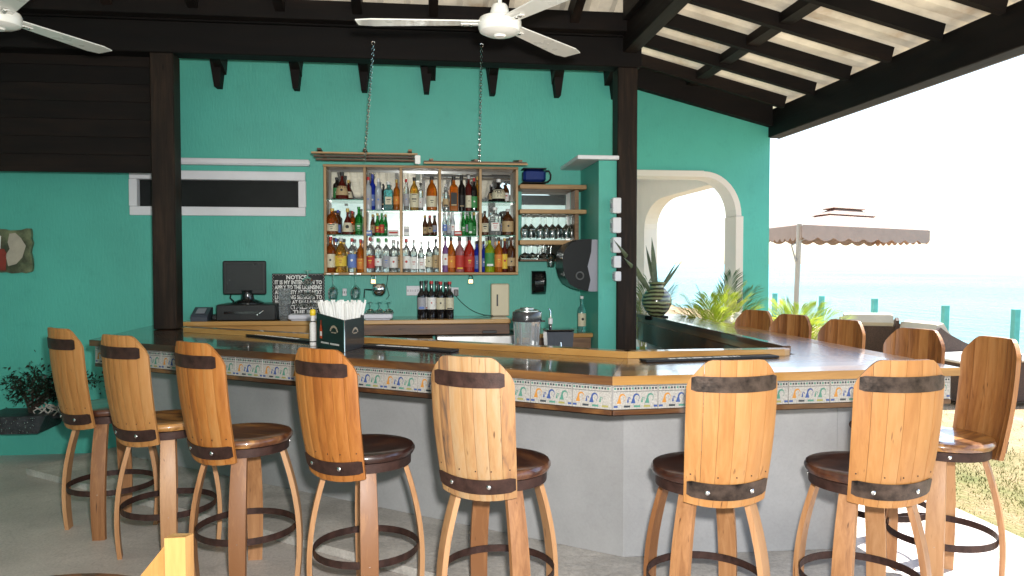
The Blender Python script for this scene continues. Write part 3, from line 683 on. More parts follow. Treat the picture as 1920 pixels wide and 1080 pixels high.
def stool(x, y, backdir, label, legoff, k, tone='honey', group='barrel stave bar stools around the counter'):
    a = math.atan2(backdir[1], backdir[0]) + math.pi/2      # local -Y points along backdir
    t = thing('bar_stool', label, 'bar stool', (x, y, GZ(x,y)), a, group)
    sset = (ST if k % 2 == 0 else ST2)[tone]
    for me in sset: link('stave', me, t)
    link('seat', SEAT, t, rotz=rnd.uniform(0, 3)); link('seat_hoop', SRING, t); link('seat_base', SUB, t)
    tb = link('iron_band', TOPB[k % 2], t); bb = link('iron_band', BOTB[k % 2], t)
    for u in ((-.5, .5) if k % 2 == 0 else (-.55, .38)):
        p = Vector(back_pt(u, .105, .0245)); q = Vector(back_pt(u, .105, .1)); bolt_at(bb, p, q-p)
    for u in (-.86, -.3, .1, .45, .85):
        p = Vector(back_pt(u, .215, .0195)); q = Vector(back_pt(u, .215, .1)); bolt_at(t, p, q-p, NAIL, 'nail')
    for i in range(4):
        an = legoff + i*math.pi/2 + math.pi/4
        l = link('leg', LEG, t, rotz=an)
        bolt_at(l, (.268, 0, .268), (1,0,0))
    link('foot_ring', FRING, t)
    p, q = Vector((.2, -.0, .688)), 0
    for an in (.9, 2.6): bolt_at(t, (.212*math.cos(an), .212*math.sin(an), .688), (math.cos(an), math.sin(an), 0))
    return t
def GZ(x, y):
    # stands on the cement ledge if the seat centre is inside it, else on the floor
    return 0.0
def toward(p): v = Vector((-p.x, -p.y)); return v.normalized()
def place_stool(px, ybt, ang, label, k, lego=0.0, tone='honey'):
    """px = seat centre, ybt = height of back top in the picture, ang = turn of the back from facing the camera"""
    D = (CAMH-BZT)*FPX/(ybt-495.0)
    pos = atD(px, 540, 1.0) - C0; lx = pos.x; ly = pos.y
    # back sits .30 from centre; find centre depth
    c_, s_ = math.cos(ang), math.sin(ang)
    Dc = D + .27*c_
    r = ray(px, 540); P = Vector((r.x, r.y))*Dc
    tw = toward(P); bd = Vector((tw.x*c_ - tw.y*s_, tw.x*s_ + tw.y*c_))
    return stool(P.x, P.y, bd, label, lego, k, tone)
dg = R
place_stool(205, 612, -dg(62), 'honey oak bar stool farthest left, beside the teal wall', 1)
place_stool(312, 625, -dg(52), 'honey oak bar stool standing second from the left wall', 1, .1)
place_stool(458, 638, -dg(52), 'honey oak bar stool third from the left, ahead of the monitor', 1, -.05, 'orange')
place_stool(684, 651, -dg(42), 'orange oak bar stool in front of the black straw caddy', 1, 0, 'orange')
place_stool(934, 667, -dg(24), 'pale weathered bar stool with charred streaks, near the centre', 1, 0, 'pale')
place_stool(1326, 672, dg(22), 'golden oak bar stool with blotchy worn top band, before the rubber mat end', 0)
place_stool(1620, 671, dg(30), 'golden oak bar stool with cracked back in front of the counter corner', 0)
def far_stool(px, ybt, label, ang=dg(132), k=0, dxc=-58):
    D = (CAMH-BZT)*FPX/(ybt-495.0); r = ray(px, 540); Q = Vector((r.x, r.y))*D
    tw = toward(Q); c_, s_ = math.cos(ang), math.sin(ang); bd = Vector((tw.x*c_-tw.y*s_, tw.x*s_+tw.y*c_))
    P = Q - bd*.27; return stool(P.x, P.y, bd, label, .0, k, 'brown')
far_stool(1862, 633, 'bar stool facing left at the far right edge, glossy sunlit seat')
far_stool(1716, 617, 'bar stool behind the counter corner, its back against the brown lounger', ang=dg(146))
far_stool(1580, 600, 'bar stool on the sea side in front of the tall white cushion', ang=dg(140))
far_stool(1484, 590, 'bar stool on the sea side before the yellow green palm', ang=dg(140))
far_stool(1415, 582, 'smallest looking bar stool, nearest the arched teal wall', ang=dg(140))

# foreground chairs cut by the frame
def fore_chair():
    t = thing('dining_chair', 'pale varnished wooden chair corner cut by the bottom edge', 'chair')
    D = 1.55; P = atD(340, 1006, D); tw = toward(P.xy); sd = Vector((-tw.y, tw.x))   # sd points left->? 
    y = MATS.get('chair_varnish') or wood('chair_varnish', [(.20,.085,.02),(.30,.15,.045),(.38,.21,.07)], axis=2, rough=.3, coat=.4, spots=False)
    def local(dx, dy, z): return (P.x + dx*cy + dy*sy, P.y - dx*sy + dy*cy, z)
    zt = P.z
    mb = MB(); mb.hexa([local(*a) for a in ((-.030,-.01,0),(.012,-.01,0),(.012,.03,0),(-.030,.03,0),(-.030,-.01,zt),(.012,-.01,zt+.002),(.012,.03,zt-.004),(-.030,.03,zt-.004))]); mb.obj('post', y, t)
    mb = MB(); mb.hexa([local(*a) for a in ((-.10,-.0,zt-.17),(-.031,0,zt-.10),(-.031,.02,zt-.10),(-.10,.02,zt-.17),(-.092,-.0,zt-.09),(-.031,0,zt-.015),(-.031,.02,zt-.015),(-.092,.02,zt-.09))]); mb.obj('top_rail', y, t)
    mb = MB(); mb.hexa([local(*a) for a in ((-.50,-.0,zt-.19),(-.10,0,zt-.17),(-.10,.02,zt-.17),(-.50,.02,zt-.19),(-.50,-.0,zt-.09),(-.092,0,zt-.09),(-.092,.02,zt-.09),(-.50,.02,zt-.09))]); mb.obj('back_rail', y, t)
    mb = MB(); mb.hexa([local(*a) for a in ((-.50,.03,.42),(.01,.03,.42),(.01,.45,.42),(-.50,.45,.42),(-.50,.03,.46),(.01,.03,.46),(.01,.45,.46),(-.50,.45,.46))]); mb.obj('seat', y, t)
    for dx, dy in ((-.49,0),(-.49,.41),(-.02,.41)):
        mb = MB(); mb.hexa([local(*a) for a in ((dx,dy,0),(dx+.035,dy,0),(dx+.035,dy+.035,0),(dx,dy+.035,0),(dx,dy,.42),(dx+.035,dy,.42),(dx+.035,dy+.035,.42),(dx,dy+.035,.42))]); mb.obj('leg', y, t)
fore_chair()
t = thing('cafe_table', 'dark brown round table edge peeking in at the bottom left corner', 'table')
P = onZ(20, 1079, .74)
P = P + Vector((P.x, P.y, 0)).normalized()*(-.40)
mb = MB(); mb.lathe([(.05,.712),(.35,.712),(.36,.72),(.36,.735),(.35,.74),(.02,.74)], 40, c=(P.x,P.y,0)); mb.obj('top', wood('dark_table_top', [(.06,.02,.012),(.13,.045,.02)], axis=0, coat=.6, spots=False), t, smooth=True)
mb = MB(); mb.lathe([(.2,0),(.2,.02),(.03,.05),(.03,.71)], 16, c=(P.x,P.y,0.002)); mb.obj('pedestal', BLACKP, t)

# ================================================================== CEILING FANS
def fan(px, py, D, angs, label):
    P = atD(px, py, D); t = thing('ceiling_fan', label, 'ceiling fan', tuple(P), 0, 'white three blade ceiling fans')
    mb = MB(); mb.lathe([(.01,-.062),(.026,-.062),(.03,-.055),(.032,-.053),(.07,-.050),(.098,-.036),(.106,-.015),(.106,.012),(.098,.028),(.08,.036),(.02,.038)], 36); mb.obj('motor', FANW, t, smooth=True)
    mb = MB(); mb.lathe([(.045,.039),(.047,.055),(.040,.085),(.034,.095),(.015,.098)], 24); mb.obj('canopy_cup', FANW, t, smooth=True)
    zr = rz(P.y) - P.z
    mb = MB(); mb.lathe([(.011,.095),(.011,zr)], 12); mb.obj('down_rod', FANW, t, smooth=True)
    for a in angs:
        mb = MB(); rings = []
        for i in range(9):
            s = i/8; r = .095 + .60*s; wd = .042 + .028*s - (.02*max(0,(s-.9)/.1)); tw = -.07
            c = Vector((r, 0, .008-.0*s)); e = Vector((0, math.cos(tw), math.sin(tw)))
            rings.append([tuple(c+e*wd+Vector((0,0,.003))), tuple(c-e*wd+Vector((0,0,.003))), tuple(c-e*wd-Vector((0,0,.003))), tuple(c+e*wd-Vector((0,0,.003)))])
        mb.loft(rings); b = mb.obj('blade', FANW, t); b.rotation_euler = (0,0,a)
        br = MB(); br.cbox(.085,.19,-.014,.014,-.004,.002,.001); k = br.obj('bracket', FANW, b)
        for q in (.14,.17): bolt_at(b, (q,0,-.0045), (0,0,-1))
fan(937, 46, 3.75, (R(174), R(48), R(-62)), 'white three blade ceiling fan hanging over the bar, right of centre')
fan(-2, 34, 4.0, (R(66), R(-54), R(186)), 'white ceiling fan cut by the top left corner')
# ================================================================== BACK COUNTER AND EQUIPMENT
BCZ = 1.14; BCY = 6.36
bc = thing('back_counter', 'timber back counter along the teal wall with thick live edge fascia', 'counter')
xa, xb = onY(337, 600, BCY).x, onY(958, 595, BCY).x
for i in range(3):
    y0_, y1_ = BCY + i*.158, BCY + (i+1)*.158 - .002
    mb = MB(); mb.cbox(xa+.0, xb, y0_, y1_, BCZ-.035, BCZ, .004); mb.obj('counter_board', CTOPG if i == 0 else CTOPD, bc)
xm = onY(640, 600, BCY).x
mb = MB(); mb.cbox(xa+.05, xm, BCY+.003, BCY+.03, BCZ-.155, BCZ-.037, .004); mb.obj('fascia', CTOPG, bc)
mb = MB(); mb.cbox(xm+.002, xb-.01, BCY+.003, BCY+.03, BCZ-.125, BCZ-.037, .004); mb.obj('fascia', SLATW, bc)
mb = MB(); mb.box(xa+.06, onY(812,630,BCY).x, BCY+.035, WY-.004, .02, BCZ-.158); mb.obj('carcass', PINE, bc)
for px0, px1 in ((690, 737), (741, 797)):
    a, b = onY(px0, 630, BCY+.03), onY(px1, 640, BCY+.03)
    mb = MB(); mb.cbox(a.x, b.x, BCY+.008, BCY+.032, .55, BCZ-.165, .003); mb.obj('drawer_front', CTOPG, bc)
    mb = MB(); mb.cbox(a.x+.03, b.x-.03, BCY+.002, BCY+.0075, .60, BCZ-.20, .002); mb.obj('drawer_panel', PINE, bc)
lc = thing('side_counter', 'lower timber shelf counter between the fridge and the wall pier', 'counter')
xl0, xl1 = onY(962, 620, 6.3).x, 1.452
mb = MB(); mb.cbox(xl0+.04, xl1, 6.30, WY-.004, .985, 1.02, .004); mb.obj('top', CTOPG, lc)
mb = MB(); mb.box(xl0+.04, xl1-.005, 6.36, WY-.01, .02, .982); mb.obj('cabinet', SLATW, lc)

fr = thing('bar_fridge', 'stainless undercounter fridge with dark pull handle', 'fridge')
fa, fb = onY(818, 614, BCY), onY(968, 614, BCY)
mb = MB(); mb.cbox(fa.x, fb.x, BCY+.035, WY-.01, .10, BCZ-.130, .004); mb.obj('body', BLACKP, fr)
mb = MB(); mb.cbox(fa.x+.004, fb.x-.004, BCY-.005, BCY+.034, .13, BCZ-.136, .006); mb.obj('door', STEEL, fr)
h = onY(920, 622, BCY); mb = MB(); mb.cbox(h.x-.07, h.x+.05, BCY-.020, BCY-.006, h.z-.012, h.z+.012, .003); mb.obj('handle', BLACKP, fr)

# point of sale monitor, till, card reader
zB = BCZ + .001
t = thing('monitor', 'black flat screen monitor standing on the till', 'monitor')
Ym = 6.58; a, b = onY(417, 489, Ym), onY(499, 552, Ym)
mb = MB(); mb.cbox(a.x, b.x, Ym, Ym+.03, b.z, a.z, .008); mb.cbox(a.x+.07, b.x-.07, Ym+.03, Ym+.07, b.z+.08, a.z-.06, .01); mb.obj('case', BLACKP, t)
mb = MB(); mb.cbox(a.x+.025, b.x-.025, Ym-.002, Ym-.0003, b.z+.035, a.z-.022, .0005); mb.obj('screen', plain('dark_screen', (.013,.012,.013), .25, var=.1), t)
mb = MB(); mb.lathe([(.008,0),(.006,.003)], 8); mk = mb.obj('power_mark', CHROME, t); mk.location = ((a.x+b.x)/2, Ym-.001, b.z+.014); mk.rotation_euler = (R(90),0,0)
cx = (a.x+b.x)/2 + .02; q = onY(460, 569, Ym)
mb = MB(); mb.lathe([(.13,0),(.13,.008),(.10,.02),(.055,.035),(.045,.09),(.05,.11)], 28, c=(cx, Ym+.02, q.z)); mb.obj('stand', BLACKG, t, smooth=True)
mb = MB(); mb.tube([(cx-.13, Ym+.05, b.z+.03), (cx-.15, Ym+.06, b.z-.03), (cx-.12, Ym+.08, q.z+.01)], .006, 6); mb.obj('cable', BLACKP, t)
t = thing('cash_drawer', 'wide black till drawer with small silver lock under the monitor', 'till')
Yt = 6.42; a, b = onY(405, 572, Yt), onY(517, 598, Yt)
mb = MB(); mb.cbox(a.x, b.x, Yt, Yt+.36, zB, q.z-.001, .008); mb.obj('case', BLACKP, t)
mb = MB(); mb.cbox(a.x+.06, b.x-.14, Yt-.004, Yt-.0005, zB+.055, zB+.075, .001); mb.obj('slot', BLACKG, t)
mb = MB(); s0 = onY(486, 588, Yt); mb.beam((s0.x, Yt-.003, s0.z), (s0.x+.035, Yt-.003, s0.z+.025), .006, .008, up=(0,1,0)); mb.cbox(s0.x-.02, s0.x-.008, Yt-.006, Yt-.0005, s0.z-.014, s0.z-.004, .001); mb.obj('badge', CHROME, t)
t = thing('card_reader', 'small dark blue grey card terminal at the left end of back counter', 'card reader')
a = onY(357, 599, 6.42); a.z = zB
mb = MB(); mb.prismX([(6.42, zB), (6.60, zB), (6.60, zB+.10), (6.56, zB+.105), (6.44, zB+.05), (6.42, zB+.03)], a.x, a.x+.13); mb.obj('case', plain('slate_plastic', (.05,.06,.08), .4, var=.1), t)
mb = MB(); mb.hexa([(a.x+.03, 6.452, zB+.06),(a.x+.10, 6.452, zB+.06),(a.x+.10, 6.53, zB+.095),(a.x+.03, 6.53, zB+.095),(a.x+.03, 6.452, zB+.062),(a.x+.10, 6.452, zB+.062),(a.x+.10, 6.53, zB+.097),(a.x+.03, 6.53, zB+.097)]); mb.obj('screen', GREYP, t)
mb = MB(); mb.cbox(a.x+.15, a.x+.25, 6.46, 6.58, zB, zB+.05, .01); mb.obj('dock', BLACKP, t)

# lettered board
def text_mesh(s, size, mat, name='lettering', ext=.0012, bold=.0):
    cu = bpy.data.curves.new(name, 'FONT'); cu.body = s; cu.size = size; cu.extrude = ext; cu.offset = bold; cu.align_x = 'CENTER'; cu.align_y = 'CENTER'; cu.resolution_u = 2
    ob = bpy.data.objects.new(name, cu); COL.objects.link(ob); dgp = bpy.context.evaluated_depsgraph_get()
    me = bpy.data.meshes.new_from_object(ob.evaluated_get(dgp)); bpy.data.objects.remove(ob); me.materials.clear(); me.materials.append(mat); return me
t = thing('notice_board', 'black board with hand painted white NOTICE lettering leaning on the wall', 'sign')
Yn = 6.74; a, b = onY(510, 513, Yn), onY(609, 596, Yn)
mb = MB(); mb.cbox(a.x, b.x, Yn, Yn+.015, zB, a.z, .003); mb.obj('board', plain('chalk_black', (.010,.010,.011), .6), t)
lines = ['NOTICE...', 'IT IS MY INTENTION TO', 'APPLY TO THE LICENSING', 'AUTHORITY AT THE NEXT', 'LICENSING SESSIONS TO', 'BE HELD AT SAV-LA-MAR', 'COCKTAILS HOT', 'FOR THE BAR']
Wd = b.x-a.x
for i, s in enumerate(lines):
    me = text_mesh(s, .047, PAPER, bold=.0016); xs = [v.co.x for v in me.vertices]; wdt = max(xs)-min(xs); k = min(1.15, Wd*.90/wdt) if i else 1
    o = link('lettering', me, t, ((a.x+b.x)/2, Yn-.0015, a.z-.034-i*.0425)); o.rotation_euler = (R(90),0,0); o.scale = (k, 1.0, 1)
mb = MB(); r2 = random.Random(3)
for side in range(2):
    for i in range(26):
        z = a.z-.012-(a.z-zB-.02)*i/26; x = a.x+.007 if side == 0 else b.x-.007
        mb.beam((x, Yn-.0015, z), (x+(.008 if i % 2 else -.004), Yn-.0015, z-.010), .0015, .004, up=(0,1,0))
for i in range(30):
    x = a.x+.01+(Wd-.02)*i/30; mb.beam((x, Yn-.0015, a.z-.008), (x+.010, Yn-.0015, a.z-.008-(.006 if i % 2 else -.003)), .0015, .004, up=(0,1,0))
mb.obj('squiggle_border', PAPER, t)

# cups, trays, glass towers
t = thing('cup_stack', 'tall stack of clear plastic cups beside the notice board', 'cups')
P = onZ(533, 600, zB); P.y = 6.52; P.x = onY(534, 570, 6.52).x
mb = MB(); prof = [(.040,0)]
zt = onY(534, 541, 6.52).z - zB
n = 11
for i in range(n): prof += [(.043+.004, zt*i/n+.02), (.053, zt*(i+1)/n-.003), (.053, zt*(i+1)/n), (.045, zt*(i+1)/n+.001)]
mb.lathe(prof, 20, c=(P.x, P.y, zB)); mb.obj('cups', plain('frosted_cup', (.75,.80,.82), .12, var=0, trans=.8, ior=1.2), t, smooth=True)
def coupe(mb, x, y, z, up=True, s=1.0, mi=0):
    pr = [(.034,0),(.034,.003),(.006,.008),(.005,.055),(.010,.065),(.038,.078),(.052,.11),(.050,.11),(.036,.081),(.006,.070),(.0015,.068)]
    if not up: pr = [(r, .11-zz) for r, zz in pr]
    mb.lathe([(r*s, zz*s) for r, zz in pr], 16, c=(x, y, z), cap=False)
def winegl(mb, x, y, z, up=True, s=1.0):
    pr = [(.034,0),(.034,.003),(.005,.008),(.004,.08),(.012,.09),(.036,.115),(.040,.145),(.034,.19),(.033,.19),(.038,.145),(.034,.118),(.003,.093)]
    if not up: pr = [(r, .19-zz) for r, zz in pr]
    mb.lathe([(r*s, zz*s) for r, zz in pr], 16, c=(x, y, z), cap=False)
GL = RACKG
TRAY = plain('pale_plastic_tray', (.60,.60,.66), .4, var=.05)
for (px, lab) in ((572, 'pale tray under the tall glass tower'), (709, 'pale tray holding upturned cocktail glasses right of the straws')):
    c = onY(px, 600, 6.42); t = link('tray', None, None, None, None, lab, 'tray')
    mb = MB(); mb.cbox(c.x-.12, c.x+.12, 6.32, 6.50, zB+.012, zB+.052, .008); mb.cbox(c.x-.10, c.x+.10, 6.34, 6.48, zB, zB+.011, .004); mb.obj('body', TRAY, t)
c = onY(578, 600, 6.42)
nmg = iter(['lower front left','lower front middle','lower front right','second tier left','second tier right','third tier','topmost upturned'])
for lv in range(4):
    k = (3,2,1,1)[lv]
    for j in range(k):
        mb = MB(); coupe(mb, c.x + (j-(k-1)/2)*.065, 6.40+.02*(j%2), zB+.053+lv*.088, up=(lv!=3), s=.82)
        mb.obj('cocktail_glass', GL, smooth=True, label='clear cocktail glass, '+next(nmg)+', in the glass tower before the notice board', cat='glass', group='stacked cocktail glasses on the left tray')
c = onY(712, 600, 6.42)
for j in range(3):
    mb = MB(); coupe(mb, c.x+(j-1)*.075, 6.41, zB+.053, up=False, s=.85)
    mb.obj('cocktail_glass', GL, smooth=True, label=['left','middle','right'][j]+' upturned cocktail glass on the tray right of the straws', cat='glass', group='upturned cocktail glasses on the right tray')
# ================================================================== LIQUOR CABINET
YC0, YC1 = 6.62, WY-.004
def W(px, py, Y=YC0): return onY(px, py, Y)
cab = thing('liquor_cabinet', 'wall mounted open bottle cabinet with mirrored back and raised slatted shutters', 'cabinet')
xl, xr = W(606, 400).x, W(972, 400).x; zt, zb_ = W(700, 311).z, W(700, 514).z
vx = [W(p, 400).x for p in (609.5, 684, 752, 825, 901, 969.5)]
for i, x in enumerate(vx):
    mb = MB(); wv = .011 if i not in (0, 5) else .011; mb.cbox(x-wv, x+wv, YC0, YC1-.014, zb_+.015, zt-.012, .002); mb.obj('upright', PINE, cab)
mb = MB(); mb.cbox(xl, xr, YC0-.003, YC1-.014, zb_-.007, zb_+.014, .003); mb.obj('bottom_board', PINEX, cab)
mb = MB(); mb.cbox(xl, xr, YC0-.003, YC1-.014, zt-.011, zt+.009, .003); mb.obj('top_board', PINEX, cab)
mb = MB(); mb.box(xl+.01, xr-.01, YC1-.012, YC1-.004, zb_, zt); mb.obj('mirror', MIRROR, cab)
rows_hi = [374.5, 394, 394, 395, 376.5]; rows_mid = [441, 442.5, 442.5, 442, 441]
SHZ = []
for i in range(5):
    r_ = []
    for py in (rows_hi[i], rows_mid[i]):
        z = W(700, py).z; mb = MB(); mb.cbox(vx[i]+.012, vx[i+1]-.012, YC0+.015, YC1-.016, z-.004, z+.004, .001); mb.obj('glass_shelf', SHELFG, cab); r_.append(z+.0045)
    SHZ.append(r_ + [zb_+.0145])
# raised shutters: left one tilts up towards the room, right one nearly level
def shutter(px0, px1, py_front, Yf, zback, n):
    a = onY(px0, py_front, Yf); b = onY(px1, py_front, Yf); zf = a.z
    xL, xR = a.x, b.x; Yb = YC0-.01
    for i in range(n):
        t0, t1 = i/n+.015, (i+1)/n-.035
        y0_, y1_ = Yf+(Yb-Yf)*t0, Yf+(Yb-Yf)*t1; z0_, z1_ = zf+(zback-zf)*t0, zf+(zback-zf)*t1
        mb = MB(); dz = .012*(i % 2)
        mb.hexa([(xL, y0_, z0_-.006+dz),(xR, y0_, z0_-.006+dz),(xR, y1_, z1_-.006+dz),(xL, y1_, z1_-.006+dz),(xL, y0_, z0_+.006+dz),(xR, y0_, z0_+.006+dz),(xR, y1_, z1_+.006+dz),(xL, y1_, z1_+.006+dz)])
        mb.obj('shutter_slat', SLATW if i else PINEX, cab)
    for x in (xL+.06, (xL+xR)/2, xR-.06):
        mb = MB(); mb.beam((x, Yf+.01, zf+.028), (x, Yb, zback+.028), .03, .015); mb.obj('shutter_batten', SLATW, cab)
shutter(583, 783, 285, 6.20, zt+.025, 6)
shutter(795, 990, 305, 6.22, zt+.028, 6)
mb = MB(); q = onY(783, 299, 6.18); mb.cbox(q.x-.022, q.x+.022, 6.175, 6.195, q.z-.035, q.z+.035, .005); mb.obj('hasp_plate', plain('white_plate', (.85,.85,.85), .2, var=0), cab)

def chain(p0, p1, label):
    p0, p1 = Vector(p0), Vector(p1); L = (p1-p0).length; n = int(L/.021); d = (p1-p0)/n; mb = MB()
    t = thing('hanging_chain', label, 'chain', group='steel chains holding up the cabinet shutters')
    ax = d.normalized(); s1 = ax.cross(Vector((0,1,0))).normalized(); s2 = ax.cross(s1)
    for i in range(n):
        c = p0+d*(i+.5); s = s1 if i % 2 else s2; pts = []
        for k in range(9):
            a = 2*math.pi*k/8; pts.append(c + s*(.0085*math.cos(a)) + ax*(.015*math.sin(a)))
        mb.tube(pts, .0027, 4)
    mb.obj('links', CHROME, t)
    mb = MB(); mb.torus(tuple(p0+Vector((0,-.0,.012))), .014, .003, 12, 5, 'y'); mb.obj('hook', CHROME, t)
pa = onY(700, 84, PY-.02); pc_ = onY(684, 302, 6.19)
chain(pa, pc_, 'steel chain from the beam to the left raised shutter')
pb = onY(903, 88, PY-.02); pd_ = onY(899, 304, 6.20)
chain(pb, pd_, 'steel chain from the beam to the right shutter')

# ---------------------------------------------------------------- bottles
def P_(*a): return list(a)
SHAPES = {   # radius and height as fractions; (r, z)
 'round':  [(.96,0),(1,.03),(1,.60),(.88,.68),(.45,.76),(.30,.80),(.28,.93),(.32,.94),(.32,.96)],
 'wine':   [(.96,0),(1,.03),(1,.60),(.9,.66),(.42,.74),(.36,.80),(.36,.97),(.40,.975),(.40,.985)],
 'beer':   [(.94,0),(1,.04),(1,.52),(.85,.62),(.50,.76),(.42,.92),(.46,.93),(.46,.95)],
 'dome':   [(.97,0),(1,.04),(1,.52),(.93,.62),(.70,.72),(.38,.80),(.28,.84),(.27,.93),(.31,.94),(.31,.96)],
 'tri':    [(1,0),(1,.04),(.90,.25),(.72,.45),(.45,.60),(.24,.70),(.22,.88),(.27,.89),(.27,.92)],
 'slim':   [(.95,0),(1,.02),(1,.66),(.90,.71),(.42,.78),(.36,.82),(.34,.93),(.40,.94),(.40,.96)],
 'ball':   [(.75,0),(.95,.08),(1,.25),(.92,.42),(.62,.58),(.28,.66),(.22,.70),(.22,.88),(.28,.89),(.28,.92)],
}
BGL = {
 'amber': plain('amber_spirit', (.55,.13,.015), .03, var=0, trans=.72, ior=1.35), 'gold': plain('golden_spirit', (.90,.48,.07), .03, var=0, trans=.8, ior=1.35),
 'orange': plain('orange_spirit', (.80,.22,.02), .03, var=0, trans=.65, ior=1.35), 'maroon': plain('maroon_spirit', (.11,.012,.008), .04, var=0, trans=.3, ior=1.4),
 'dark': plain('dark_bottle', (.012,.010,.010), .05, var=0, coat=.4), 'brown': plain('brown_bottle', (.10,.03,.008), .05, var=0, trans=.3, coat=.4),
 'green': plain('green_bottle', (.02,.32,.05), .04, var=0, trans=.65, ior=1.35), 'blue': plain('blue_bottle', (.02,.05,.55), .04, var=0, trans=.4, ior=1.35),
 'teal': plain('teal_bottle', (.30,.72,.72), .04, var=0, trans=.8, ior=1.3), 'clear': plain('clear_bottle', (.90,.94,.93), .02, var=0, trans=.86, ior=1.3),
 'frost': plain('frosted_bottle', (.62,.68,.74), .2, var=0, trans=.4), 'lime': plain('lime_bottle', (.50,.68,.03), .04, var=0, trans=.6, ior=1.3),
 'purple': plain('purple_bottle', (.35,.16,.45), .05, var=0, trans=.5), 'red': plain('red_bottle', (.65,.035,.02), .04, var=0, trans=.5), 'pink': plain('pink_bottle', (.70,.30,.32), .05, var=0, trans=.6),
 'silver': plain('silver_bottle', (.40,.45,.50), .15, metal=.6, var=0),
}
LB = {'cream': (.62,.57,.42), 'white': (.78,.78,.76), 'red': (.45,.04,.03), 'black': (.02,.02,.02), 'yellow': (.70,.48,.05), 'blue': (.12,.20,.50), 'tan': (.45,.33,.18), 'green': (.05,.25,.08), 'orange': (.65,.22,.04), 'grey': (.35,.35,.38)}
LBM = {k: plain('label_'+k, v, .6, var=.15, scale=90) for k, v in LB.items()}
CPM = {k: plain('cap_'+k, v, .35, var=0) for k, v in dict(red=(.50,.02,.02), black=(.015,.015,.015), gold=(.60,.42,.10), white=(.75,.75,.75), blue=(.03,.06,.40), green=(.04,.28,.06), silver=(.55,.55,.55), yellow=(.75,.55,.03), brown=(.12,.05,.03)).items()}
def bottle(x, y, z, shape, r, h, gc, lc_, cc, label, group=None, square=False, cat='bottle', lab_span=(.14,.48)):
    t = thing('bottle', label, cat, (x, y, z), 0, group); n = 4 if square else 14; pr = SHAPES[shape]
    mb = MB()
    if square:
        rings = []
        for rr, zz in pr:
            a = rr*r; c = a*.22 if rr > .6 else a*.6
            rings.append([(a-c,-a*.8,zz*h),(a,-a*.8+c,zz*h),(a,a*.8-c,zz*h),(a-c,a*.8,zz*h),(-a+c,a*.8,zz*h),(-a,a*.8-c,zz*h),(-a,-a*.8+c,zz*h),(-a+c,-a*.8,zz*h)])
        mb.loft(rings)
    else: mb.lathe([(rr*r, zz*h) for rr, zz in pr], n)
    mb.obj('glass', BGL[gc], t, smooth=True)
    if lc_:
        mb = MB(); s0, s1 = lab_span
        def rad(f):
            for (r0,z0),(r1,z1) in zip(pr[:-1], pr[1:]):
                if z0 <= f <= z1 and z1 > z0: return r0+(r1-r0)*(f-z0)/(z1-z0)
            return pr[-1][0]
        if square: a = r; mb.cbox(-a*.72, a*.72, -a*.8-.0016, -a*.8-.0003, s0*h, s1*h, .0004)
        else:
            na = 9; out = []; zs_ = [s0+(s1-s0)*i/3 for i in range(4)]
            rings = [[((rad(f)*r+.0008)*math.cos(-math.pi/2+R(-75+150*k/na)), (rad(f)*r+.0008)*math.sin(-math.pi/2+R(-75+150*k/na)), f*h) for k in range(na+1)] for f in zs_]
            mb.loft(rings, cap=False, closed=False)
        lo = mb.obj('label', LBM[lc_], t, smooth=True)
        # printed band and emblem on the label, sub-part
        acc = {'cream':'black','white':'red','red':'yellow','black':'tan','yellow':'red','blue':'white','tan':'black','green':'white','orange':'yellow','grey':'blue'}[lc_]
        m2 = MB(); f = s0+(s1-s0)*.55; fr_ = rad(f) if not square else .8
        yy = -(fr_*r) - .0022 if not square else -r*.8-.0024
        kd = rnd.choice((0,1,1,2,3)); q1 = rnd.uniform(.25,.5); q2 = rnd.uniform(.004,.012)
        if kd in (0,3): m2.cbox(-r*q1, r*q1, yy, yy+.0012, f*h, f*h+q2, .0003); m2.cbox(-r*q1*.7, r*q1*.7, yy, yy+.0012, f*h-.017, f*h-.012, .0003)
        if kd == 1: m2.lathe([(r*q1*.7,0),(r*q1*.7,.001)], 10); m2.v = [(x, yy+z_, f*h+y_) for x, y_, z_ in m2.v]
        if kd == 2: m2.cbox(-r*.62, r*.62, yy, yy+.0012, s0*h+.004, s0*h+.004+q2*1.6, .0003)
        if kd == 3: m2.cbox(-r*.5, r*.5, yy, yy+.0012, s1*h-.012, s1*h-.006, .0003)
        m2.obj('print', LBM[acc], lo)
    rt, ztp = pr[-1]
    mb = MB(); mb.lathe([(rt*r*1.08, ztp*h-h*.06), (rt*r*1.12, ztp*h-h*.02), (rt*r*1.12, h), (rt*r*.7, h+.001)], 10); mb.obj('cap', CPM[cc], t, smooth=True)
    return t
WORD = {'amber':'amber','gold':'golden','orange':'orange','maroon':'dark maroon','dark':'near black','brown':'brown','green':'green glass','blue':'cobalt blue','teal':'pale teal','clear':'clear','frost':'frosted pale blue','lime':'lime green','purple':'lilac','red':'red','pink':'pink','silver':'silvery'}
SW = {'round':'round','wine':'slender','beer':'small beer','dome':'round shouldered','tri':'bell shaped','slim':'tall slim','ball':'squat ball shaped'}
BAY = ['leftmost','second','middle','fourth','rightmost']; ROWN = ['top','middle','bottom']
